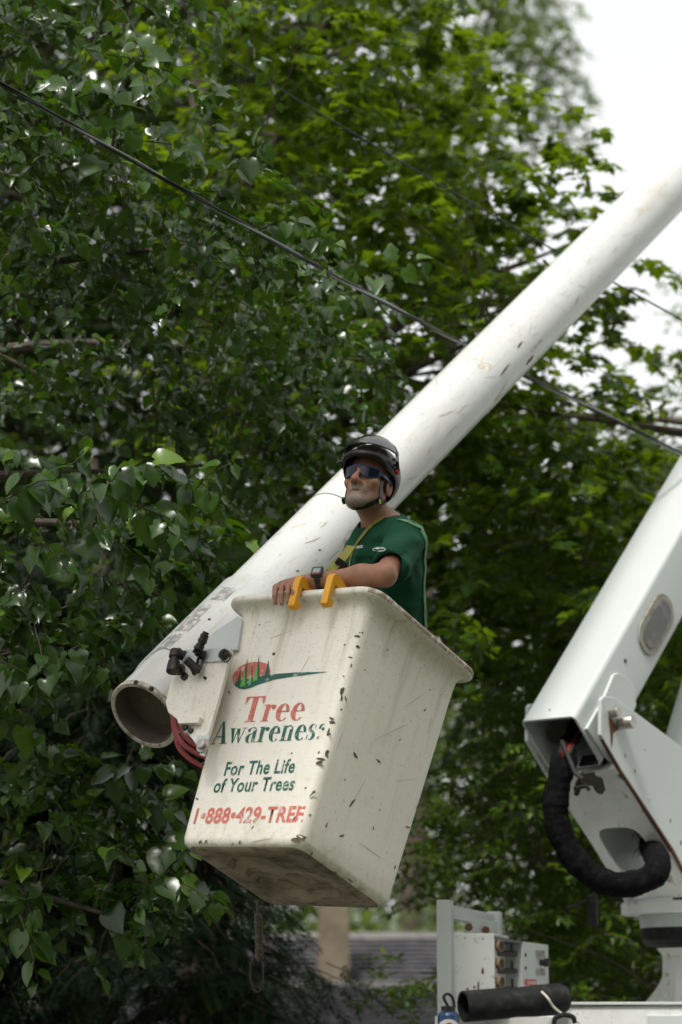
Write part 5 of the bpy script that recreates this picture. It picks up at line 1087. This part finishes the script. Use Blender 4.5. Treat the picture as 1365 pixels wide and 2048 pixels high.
# neck and head
B.cone(N3(TMx @ Vector((0, -.01, TH * .9))), HP(0, -.035, -.07), .066, .058, .04)
B.ell(HM, (0, -.015, .045), (.077, .097, .086), .02); B.ell(HM, (0, .028, -.03), (.064, .066, .088), .03)
for s_ in (-1, 1):
    B.cone(HP(s_ * .055, -.005, -.055), HP(s_ * .02, .078, -.108), .019, .019, .03); B.ell(HM, (s_ * .042, .064, -.026), (.024, .022, .018), .025)
    B.ell(HM, (s_ * .080, -.012, -.014), (.009, .022, .035), .006); B.ell(HM, (s_ * .087, -.006, -.012), (.006, .011, .02), .004, 's')
    B.cone(HP(s_ * .012, .100, .016), HP(s_ * .048, .080, .014), .010, .010, .016); B.ell(HM, (s_ * .032, .106, -.004), (.017, .014, .011), .012, 's'); B.ell(HM, (s_ * .032, .082, -.003), (.0125, .0125, .0125), .002)
    B.ell(HM, (s_ * .0155, .110, -.044), (.010, .012, .0085), .006); B.ell(HM, (s_ * .0065, .113, -.0515), (.0042, .005, .004), .003, 's')
B.cone(HP(0, .096, .006), HP(0, .126, -.036), .0095, .0125, .012); B.ell(HM, (0, .124, -.040), (.0135, .012, .0105), .008)
B.ell(HM, (0, .086, -.105), (.026, .02, .02), .03); B.ell(HM, (0, .088, -.066), (.032, .016, .022), .02)
B.cone(HP(-.021, .094, -.0695), HP(.021, .094, -.0695), .0055, .0055, .006); B.cone(HP(-.019, .094, -.0815), HP(.019, .094, -.0815), .0062, .0062, .006); B.cone(HP(-.024, .103, -.0755), HP(.024, .103, -.0755), .0036, .0036, .004, 's')
for s_ in (-1, 1): B.cone(HP(s_ * .021, .112, -.044), HP(s_ * .038, .092, -.082), .0035, .0035, .008, 's')
V, Q = B.mesh()
Hi = np.array(HM.inverted()); hl = V @ Hi[:3, :3].T + Hi[:3, 3]; x, y, z = hl.T
nz = .5 + .5 * np.sin(x * 900 + 40 * np.sin(z * 700)) * np.sin(z * 800 + 30 * np.sin(y * 500))
base_c = np.tile(np.array([.36, .175, .108]), (len(V), 1)); head = (z > -.2) & (np.abs(x) < .12) & (np.abs(y) < .2)
def tint(mask, c, f=1.0):
    m_ = np.clip(mask * f, 0, 1)[:, None]; base_c[:] = base_c * (1 - m_) + np.array(c) * m_
def sm(v, a, b_): t = np.clip((v - a) / (b_ - a), 0, 1); return t * t * (3 - 2 * t)
tint(head * sm(y, .06, .1) * (1 - sm(np.abs(z + .03), .02, .035)), (.46, .2, .135), .5)
jaw = sm(-z, .052, .066) * sm(y, .0, .035) * (1 - sm(-z, .135, .15)) * head; must = (1 - sm(np.abs(z + .061), .006, .011)) * (1 - sm(np.abs(x), .034, .044)) * sm(y, .07, .085) * head
goat = (1 - sm(np.abs(x), .024, .042)) * jaw * sm(-z, .083, .09)
tint(jaw, (.24, .165, .13), .5 * (.3 + .9 * nz)); tint(goat, (.30, .25, .21), .5); tint(must, (.24, .195, .16), .85 * (.6 + .5 * nz))
tint((1 - sm(np.abs(z + .0762), .003, .007)) * (1 - sm(np.abs(x), .02, .026)) * sm(y, .088, .095) * head, (.17, .06, .05), .95)
tint((1 - sm(np.abs(z - .021), .004, .008)) * sm(np.abs(x), .008, .014) * (1 - sm(np.abs(x), .046, .055)) * sm(y, .07, .085) * head, (.16, .12, .1), .7)
tint(head * sm(-y, .0, .03) * sm(z, -.05, -.02) * (1 - sm(np.abs(x), .079, .082)), (.17, .14, .12), .85)
eye = (((np.abs(x) - .032) ** 2 + (z + .003) ** 2) < .011 ** 2) & (y > .085) & head; base_c[eye] = (.6, .56, .52); pu_ = (((np.abs(x) - .031) ** 2 + (z + .002) ** 2) < .005 ** 2) & (y > .085) & head; base_c[pu_] = (.05, .035, .025)
m_, t_, p_, o_ = newmat('skin'); at_ = t_.nodes.new('ShaderNodeAttribute'); at_.attribute_name = 'tint'; f_, raw = noise_mask(t_, 38, .38, .62); t_.links.new(mixc(t_, f_, at_.outputs['Color'], (.27, .105, .065)), p_.inputs['Base Color'])
mm = t_.nodes[-1]; 
for nd in t_.nodes:
    if nd.type == 'MIX': nd.inputs[0].default_value = .2
k_ = t_.nodes.new('ShaderNodeMath'); k_.operation = 'MULTIPLY'; k_.inputs[1].default_value = .42; t_.links.new(f_, k_.inputs[0])
for nd in t_.nodes:
    if nd.type == 'MIX': t_.links.new(k_.outputs[0], nd.inputs[0])
sk = [nd for nd in t_.nodes if nd.type == 'MIX'][0].outputs[2]
bn, braw = noise_mask(t_, 420, .40, .60, detail=2); bc = mixc(t_, bn, (.085, .062, .05), (.36, .32, .28))
bm_ = t_.nodes.new('ShaderNodeMath'); bm_.operation = 'MULTIPLY'; bm_.inputs[1].default_value = .75; t_.links.new(at_.outputs['Alpha'], bm_.inputs[0])
bmix = t_.nodes.new('ShaderNodeMix'); bmix.data_type = 'RGBA'; t_.links.new(bm_.outputs[0], bmix.inputs[0]); t_.links.new(sk, bmix.inputs[6]); t_.links.new(bc, bmix.inputs[7]); t_.links.new(bmix.outputs[2], p_.inputs['Base Color'])
_, pore = noise_mask(t_, 300, 0, 1); bp_ = t_.nodes.new('ShaderNodeBump'); bp_.inputs['Strength'].default_value = .35; bp_.inputs['Distance'].default_value = .004; t_.links.new(pore, bp_.inputs['Height']); t_.links.new(bp_.outputs[0], p_.inputs['Normal'])
p_.inputs['Roughness'].default_value = .52; p_.inputs['Subsurface Weight'].default_value = .12; p_.inputs['Subsurface Radius'].default_value = (.012, .004, .002); p_.inputs['Subsurface Scale'].default_value = 1.0
SKIN = m_
pbase = feet[0].lerp(feet[1], .5)
person = skin('person', V, Q, SKIN, None, base_c, pbase, .25, np.clip(.28 * jaw + .85 * goat + .75 * must, 0, 1)); person.location = pbase; ROOT[person] = Matrix.Translation(pbase)
tag(person, 'person in green t-shirt and black helmet standing in the bucket, hand on its rim', 'person')
def bvh(o):
    M = ROOT[o] if o.parent is None else ROOT[o.parent]; return BVHTree.FromPolygons([M @ v_.co for v_ in o.data.vertices], [p.vertices[:] for p in o.data.polygons])
BV = bvh(person)
# --- t-shirt
hem = SL.lerp(EL, .80); S_ = Field(lo - .03, hi + .03, .005)
S_.stack(TMx, TH, TPROF, .04, .012, .0035)
for sj, e in ((SL, hem), (SR, SR.lerp(ER, .6))):
    S_.cone(N3(TMx @ Vector((0, -.01, TH * .92))), N3(sj), .078, .074, .05); S_.cone(N3(sj), N3(e), .074, .075, .045)
d_ = N3((EL - SL).normalized()); hpt = N3(hem); S_.put(hpt - .13, hpt + .13, lambda P: np.where(np.linalg.norm(P - hpt, axis=-1) < .12, (P - hpt) @ d_, -1), 0, 'i', 0)
S_.cone(N3(SL.lerp(EL, .6)), N3(EL), .054, .056, .004, 's')
w1 = TMx.inverted(); wi = np.array(w1); nk = N3(TMx @ Vector((0, .0, TH * .965)))
S_.put(nk - .12, nk + .12, lambda P: np.where(np.linalg.norm(P - nk, axis=-1) < .1, ((P @ wi[:3, :3].T + wi[:3, 3])[..., 2] + .45 * (P @ wi[:3, :3].T + wi[:3, 3])[..., 1] - TH * .995), -1), 0, 'i', 0)
sl_, PP = S_.block(lo, hi); q_ = PP @ wi[:3, :3].T + wi[:3, 3]; a1 = np.sin(q_[..., 2] * 30 + q_[..., 0] * 22 - q_[..., 1] * 14 + 2 * np.sin(q_[..., 1] * 20 + q_[..., 2] * 9)); a2 = np.sin(q_[..., 2] * 17 - q_[..., 0] * 35 + 1.5 * np.sin(q_[..., 2] * 28)); a3 = np.sin(q_[..., 0] * 60 + q_[..., 1] * 50 + q_[..., 2] * 12)
S_.F[sl_] += (.0085 * a1 * np.clip(a2 + .4, 0, 1) + .0022 * a3).astype(np.float32); del PP, q_, a1, a2, a3
V, Q = S_.mesh()
M_['shirt'] = pmat('green_cotton', (.008, .062, .030), .85, layers=[((.014, .085, .045), 8, .45, .7, .6), ((.004, .04, .02), 30, .5, .7, .4)], bump=.12, bscale=220, spec=.2)
shirt = skin('t_shirt', V, Q, M_['shirt'], person, None, pbase); SBV = bvh(shirt)
# --- trousers and boots (inside the bucket)
K = Field(lo - .05, hi, .010)
for h_, k_, f_ in zip(hips, knees, feet): K.cone(N3(h_), N3(k_), .105, .08, .03); K.cone(N3(k_), N3(f_), .08, .065, .03)
K.cone(N3(hips[0]), N3(hips[1]), .11, .11, .03); V, Q = K.mesh(); skin('trousers', V, Q, pmat('dark_work_trousers', (.03, .032, .035), .85), person, None, pbase)
for f_ in feet:
    K = Field(N3(f_) - .2, N3(f_) + .25, .008); K.cone(N3(f_ + Bc * .06), N3(f_), .07, .065, .03); K.cone(N3(f_), N3(f_ + tfb * .13 - Bc * .02), .062, .05, .03); V, Q = K.mesh(); skin('boot', V, Q, pmat('brown_boot', (.06, .04, .025), .6), person, None, pbase)
# --- helmet
HN = lambda P: P @ Hi[:3, :3].T + Hi[:3, 3]
hc_ = HP(0, 0, .05); E_ = Field(hc_ - .24, hc_ + .24, .0035)
E_.ell(HM, (0, -.016, .040), (.103, .126, .112), .01)
E_.ell(HM, (0, .070, .058), (.082, .075, .030), .025)
E_.ell(HM, (0, -.016, .034), (.094, .117, .100), .002, 's'); E_.ell(HM, (0, .02, .03), (.086, .12, .05), .003, 's')
E_.put(hc_ - .25, hc_ + .25, lambda P: -((lambda q: q[..., 2] - np.where(q[..., 1] > 0, .006 + .30 * q[..., 1], .006 + .62 * q[..., 1]) - .012 * np.cos(q[..., 1] * 26))(HN(P))) * HS, 0, 'i', 0)
V, Q = E_.mesh(); M_['helmet'] = pmat('black_helmet_shell', (.010, .008, .0075), .36, layers=[((.022, .017, .015), 25, .5, .7, .5)], spec=.3)
helmet = skin('helmet', V, Q, M_['helmet'], person, None, pbase); helmet['label'] = 'black climbing helmet with raised visor'
def sph(rx, ry, rz, az, el, c=(0, -.016, .045)): return Vector(HP(c[0] + rx * math.sin(az) * math.cos(el), c[1] + ry * math.cos(az) * math.cos(el), c[2] + rz * math.sin(el)))
m_, t_, p_, o_ = newmat('visor_glass'); p_.inputs['Base Color'].default_value = (.012, .012, .012, 1); p_.inputs['Roughness'].default_value = .04; gs = t_.nodes.new('ShaderNodeBsdfGlossy'); gs.inputs['Roughness'].default_value = .05; gs.inputs[0].default_value = (.85, .85, .85, 1); tr_ = t_.nodes.new('ShaderNodeBsdfTransparent'); tr_.inputs[0].default_value = (.75, .72, .66, 1)
fz = t_.nodes.new('ShaderNodeFresnel'); fz.inputs[0].default_value = 1.6; mx = t_.nodes.new('ShaderNodeMixShader'); k_ = t_.nodes.new('ShaderNodeMapRange'); k_.inputs[3].default_value = .13; k_.inputs[4].default_value = 1.0
t_.links.new(fz.outputs[0], k_.inputs[0]); t_.links.new(k_.outputs[0], mx.inputs[0]); t_.links.new(tr_.outputs[0], mx.inputs[1]); t_.links.new(gs.outputs[0], mx.inputs[2]); t_.links.new(mx.outputs[0], o_.inputs[0]); M_['visor'] = m_
m = MB(); NA, NE = 20, 8
for s_ in (1.0, 1.012):
    for i in range(NA + 1):
        az = R(-72 + 144 * i / NA)
        for j in range(NE + 1): m.V.append(sph(.122 * s_, .158 * s_, .142 * s_, az, R(24 + 56 * j / NE)))
o2 = (NA + 1) * (NE + 1)
for b0 in (0, o2): m.F += [(b0 + i * (NE + 1) + j, b0 + (i + 1) * (NE + 1) + j, b0 + (i + 1) * (NE + 1) + j + 1, b0 + i * (NE + 1) + j + 1) for i in range(NA) for j in range(NE)]
for j in (0, NE): m.F += [(i * (NE + 1) + j, (i + 1) * (NE + 1) + j, o2 + (i + 1) * (NE + 1) + j, o2 + i * (NE + 1) + j) for i in range(NA)]
m.done('visor', M_['visor'], helmet, smooth=True, angle=50)
fr = [sph(.123, .161, .135, R(a), R(26)) for a in range(-74, 75, 6)]; m = MB(); m.tube(fr, .0032, 6); m.tube([sph(.123, .161, .135, R(-73), R(e)) for e in range(24, 70, 6)], .006, 6); m.tube([sph(.123, .161, .135, R(73), R(e)) for e in range(24, 70, 6)], .006, 6); m.done('visor_frame', M_['blackpl'], helmet, smooth=True)
for s_ in (-1, 1):
    c = Vector(HP(s_ * .104, -.005, .052)); ax = (Hx * s_ + Hf * .1).normalized(); m = MB(); m.lathe(c - ax * .004, ax, [(0, .013), (.01, .013), (.012, .010), (.012, .0005)], 16); m.done('visor_pivot', M_['dred'], helmet, smooth=True)
    m = MB(); m.tube([Vector(HP(s_ * .106, -.005, .052)), Vector(HP(s_ * .112, .03, .075)), sph(.123, .161, .135, R(73 * s_), R(30))], .007, 6); m.done('visor_arm', M_['blackpl'], helmet, smooth=True)
    for q in range(2):
        c0 = Vector(HP(s_ * .098, .035 - .03 * q, .078 - .005 * q)); m = MB(); m.prism([c0 + Hf * .012 * HS - Hz * .003, c0 + Hf * .006 + Hz * .006, c0 - Hf * .012 + Hz * .001, c0 - Hf * .008 - Hz * .006], Hx * s_ * .006); m.done('vent', M_['blackpl'], helmet)
m = MB(); c0 = [sph(.103, .128, .113, R(a), R(e), (0, -.016, .040)) for a, e in ((-40, 14), (-25, 15), (0, 16))]
# --- safety glasses
def gl(az, z, g=0.0): return Vector(HP((.073 + g) * math.sin(R(az)), .024 + (.088 + g) * math.cos(R(az)), z))
M_['lens'] = pmat('smoked_blue_lens', (.006, .010, .022), .12, spec=.4); M_['gframe'] = pmat('blue_frame', (.012, .045, .16), .3)
glasses = None
m = MB(); m.tube([gl(a, .019, .003) for a in range(-66, 67, 6)], .0026, 6); glasses = m.done('safety_glasses', M_['gframe'], person, smooth=True)
for s_ in (-1, 1):
    m = MB(); zs_ = [(-.017, -.014), (.018, .018)]
    A = [s_ * a for a in (7, 14, 22, 30, 38, 46, 54, 60)]; lowz = [-.004, -.014, -.019, -.0205, -.020, -.018, -.014, -.006]
    for a, zl in zip(A, lowz): m.V += [gl(a, zl, .001), gl(a, .019, .002), gl(a, .019, .0035), gl(a, zl, .0025)]
    for i in range(len(A) - 1): m.F += [(4 * i + k, 4 * i + (k + 1) % 4, 4 * i + 4 + (k + 1) % 4, 4 * i + 4 + k) for k in range(4)]
    m.F += [(0, 1, 2, 3), tuple(4 * len(A) - 1 - k for k in range(4))]; m.done('lens', M_['lens'], glasses, smooth=True, angle=40)
    m = MB(); m.tube([gl(a, zl, .002) for a, zl in zip(A, lowz)], .0016, 5); m.done('lens_rim', M_['gframe'], glasses, smooth=True)
    T_ = [Vector(HP(s_ * q[0], q[1], q[2])) for q in ((.066, .066, .008), (.076, .045, .008), (.0815, .02, .007), (.0835, .0, .004), (.084, -.02, -.002))]; m = MB(); m.ribbon(T_, [Hx * s_] * 5, .013, .003); m.done('temple', M_['gframe'], glasses)
    # --- helmet straps, wrapped on the head
def wrap(P, c, off=.003):
    out = []; nr = []
    for p in P:
        c0 = Vector(HP(*c)); t = Vector(HP(*p)); d = (t - c0).normalized(); loc, nn_, _, _ = BV.ray_cast(c0 + d * .3, -d); loc = loc if loc is not None else t; nn_ = nn_ if loc is not None else d
        out.append(loc + d * off); nr.append(d)
    return out, nr
def strap(P, w_, mat, name, parent, off=.003, c=(0, .015, -.04)):
    Pp, Nn = wrap([tuple(q) for q in curve([Vector(q) for q in P], 5)], c, off); m = MB(); m.ribbon(Pp, Nn, w_, .0025); return m.done(name, mat, parent)
for s_ in (-1, 1):
    strap([(s_ * .085, .035, .03), (s_ * .080, .038, -.02), (s_ * .075, .03, -.06), (s_ * .07, .028, -.078)], .017, M_['blackpl'], 'chin_strap', helmet)
    strap([(s_ * .085, -.045, -.02), (s_ * .08, -.03, -.065), (s_ * .07, .0, -.08), (s_ * .07, .026, -.08)], .015, M_['blackpl'], 'chin_strap', helmet, .005)
    strap([(s_ * .07, .028, -.078), (s_ * .06, .045, -.10), (s_ * .035, .065, -.13), (0, .075, -.14)], .02, M_['blackpl'], 'chin_strap', helmet, .004)
    Pp, Nn = wrap([(s_ * .072, .026, -.076), (s_ * .066, .036, -.09)], (0, .015, -.04), .008); m = MB(); m.ribbon([Pp[0], Pp[0].lerp(Pp[1], .5), Pp[1]], [Nn[0]] * 3, .026, .009); bk = m.done('buckle', M_['blackpl'], helmet, bevel=.002)
    m = MB(); m.ribbon([Pp[0].lerp(Pp[1], .55) + Nn[0] * .0095, Pp[0].lerp(Pp[1], 1.05) + Nn[0] * .0095], [Nn[0]] * 2, .018, .002); m.done('buckle_tab', pmat('lime_tab', (.5, .75, .05), .4), helmet)
# --- harness
M_['web'] = pmat('olive_yellow_webbing', (.27, .25, .045), .75, layers=[((.15, .145, .035), 40, .5, .7, .6)], bump=.1, bscale=300); M_['web2'] = pmat('pale_green_webbing', (.10, .22, .11), .75, bump=.1, bscale=300)
def proj_px(pts, off, BVx=None):
    out = []; nr = []
    for (x, y) in pts:
        d = ray(x, y).normalized(); loc, nn_, _, _ = (BVx or SBV).ray_cast(CAM, d)
        if loc is None: continue
        out.append(loc + nn_ * off); nr.append(nn_)
    return out, nr
def pcurve(pts, n=6): return [(q.x, q.y) for q in curve([Vector((x, y, 0)) for x, y in pts], n)]
hz_ = empty('tmp', (0, 0, 0)); bpy.data.objects.remove(hz_)
Pp, Nn = proj_px(pcurve([(770, 1034), (757, 1042), (740, 1056), (722, 1078), (710, 1098), (703, 1122), (700, 1150)]), .003); m = MB(); m.ribbon(Pp, Nn, .016, .003); har = m.done('harness_strap', M_['web'], person); har['label'] = 'yellow harness webbing'
def edge_pts(ys, inset):
    out = []
    for y in ys:
        xs_ = [x for x in range(780, 900, 2) if SBV.ray_cast(CAM, ray(x, y).normalized())[0] is not None]
        if xs_: out.append((max(xs_) - inset, y))
    return out
eb = edge_pts(range(1050, 1264, 7), 3); eb = [(sum(e[0] for e in eb[max(0, i - 2):i + 3]) / len(eb[max(0, i - 2):i + 3]), eb[i][1]) for i in range(len(eb))]; Pp, Nn = proj_px([(798, 1040), (815, 1044)] + eb, .003)
Nn = [sum((Nn[j] for j in range(max(0, i - 3), min(len(Nn), i + 4))), Vector((0, 0, 0))).normalized() for i in range(len(Nn))]
if len(Pp) > 3: m = MB(); m.ribbon(Pp, Nn, .022, .003); m.done('back_strap', M_['web2'], person)
fz_ = 9.66; m = MB(); P = curve([at(704, 1092, fz_), at(690, 1112, fz_ - .03), at(672, 1130, fz_ - .05), at(660, 1146, fz_ - .06), at(655, 1165, fz_ - .02)], 6); m.ribbon(P, [c2w(-.55, .35, -.75)] * len(P), .045, .004); fs = m.done('chest_strap', M_['web'], person)
m = MB(); c0 = at(683, 1127, fz_ - .06); e1 = c2w(.6, .8, 0).normalized(); e2 = c2w(-.8, .6, -.1).normalized(); e3 = e1.cross(e2); fmx = Matrix.Translation(c0) @ Matrix((e1, e2, e3)).transposed().to_4x4(); m.box((0, 0, 0), (.03, .05, .012), fmx); m.done('buckle', M_['blackpl'], fs, bevel=.004)
# --- marks on sleeve and chest
def shirt_poly(name, pts, mat, off=.0018):
    Pp, _ = proj_px(pts, off)
    if len(Pp) == len(pts): mk(name, Pp, [tuple(range(len(Pp)))], mat, shirt)
wh = M_['dwhite']
ring = [(759 + 13 * math.cos(R(a)), 1099 + 4.2 * math.sin(R(a))) for a in range(0, 360, 20)]; ri = [(759 + 11.5 * math.cos(R(a)), 1099 + 3.0 * math.sin(R(a))) for a in range(0, 360, 20)]
Po, _ = proj_px(ring, .002); Pi_, _ = proj_px(ri, .002)
if len(Po) == len(Pi_) == 18: mk('sleeve_emblem', Po + Pi_, [(k, (k + 1) % 18, 18 + (k + 1) % 18, 18 + k) for k in range(18)], wh, shirt)
shirt_poly('sleeve_emblem', [(750, 1098), (757, 1094.5), (761, 1096), (764, 1095), (769, 1098), (764, 1099), (756, 1099)], wh, .0025)
cu = bpy.data.curves.new('lettering', 'FONT'); cu.body = 'ness'; cu.offset = .02; cu.resolution_u = 2; o_ = bpy.data.objects.new('lettering', cu); COL.objects.link(o_); bpy.context.view_layer.update()
me = bpy.data.meshes.new_from_object(o_.evaluated_get(bpy.context.evaluated_depsgraph_get())); bpy.data.objects.remove(o_); ok = True
for q in me.vertices:
    Pp, _ = proj_px([(710 + q.co.x * 9.5, 1098 - q.co.x * 1.2 - q.co.y * 11)], .002)
    if Pp: q.co = ROOT[shirt].inverted() @ Pp[0]
    else: ok = False
if ok: link('lettering', me, wh, shirt)
shirt_poly('chest_emblem', [(711, 1091), (715, 1089), (716, 1092), (712, 1093)], pmat('orange_print', (.6, .15, .05), .7))
# --- wrist watch
wx_ = (EL - WR).normalized(); wc = WR + wx_ * .005; up_ = c2w(-.15, .75, -.6); up_ = (up_ - wx_ * up_.dot(wx_)).normalized(); sd_ = wx_.cross(up_); m = MB()
Pr = [wc + (up_ * math.cos(t) + sd_ * math.sin(t)) * .033 for t in np.linspace(0, 6.283, 25)]; m.ribbon(Pr, [(p - wc) for p in Pr], .022, .004); wt = m.done('watch', M_['blackpl'], person)
fm = Matrix.Translation(wc + up_ * .041) @ Matrix((wx_, sd_, up_)).transposed().to_4x4()
m = MB(); m.box((0, 0, 0), (.046, .05, .017), fm); m.done('watch_case', M_['blackpl'], wt, bevel=.005)
m = MB(); m.box((0, 0, .0085), (.03, .027, .003), fm); m.done('watch_face', pmat('lcd', (.3, .33, .3), .15), wt, bevel=.002); m = MB(); m.box((0, .017, .0082), (.03, .004, .002), fm); m.done('watch_mark', M_['dred'], wt)
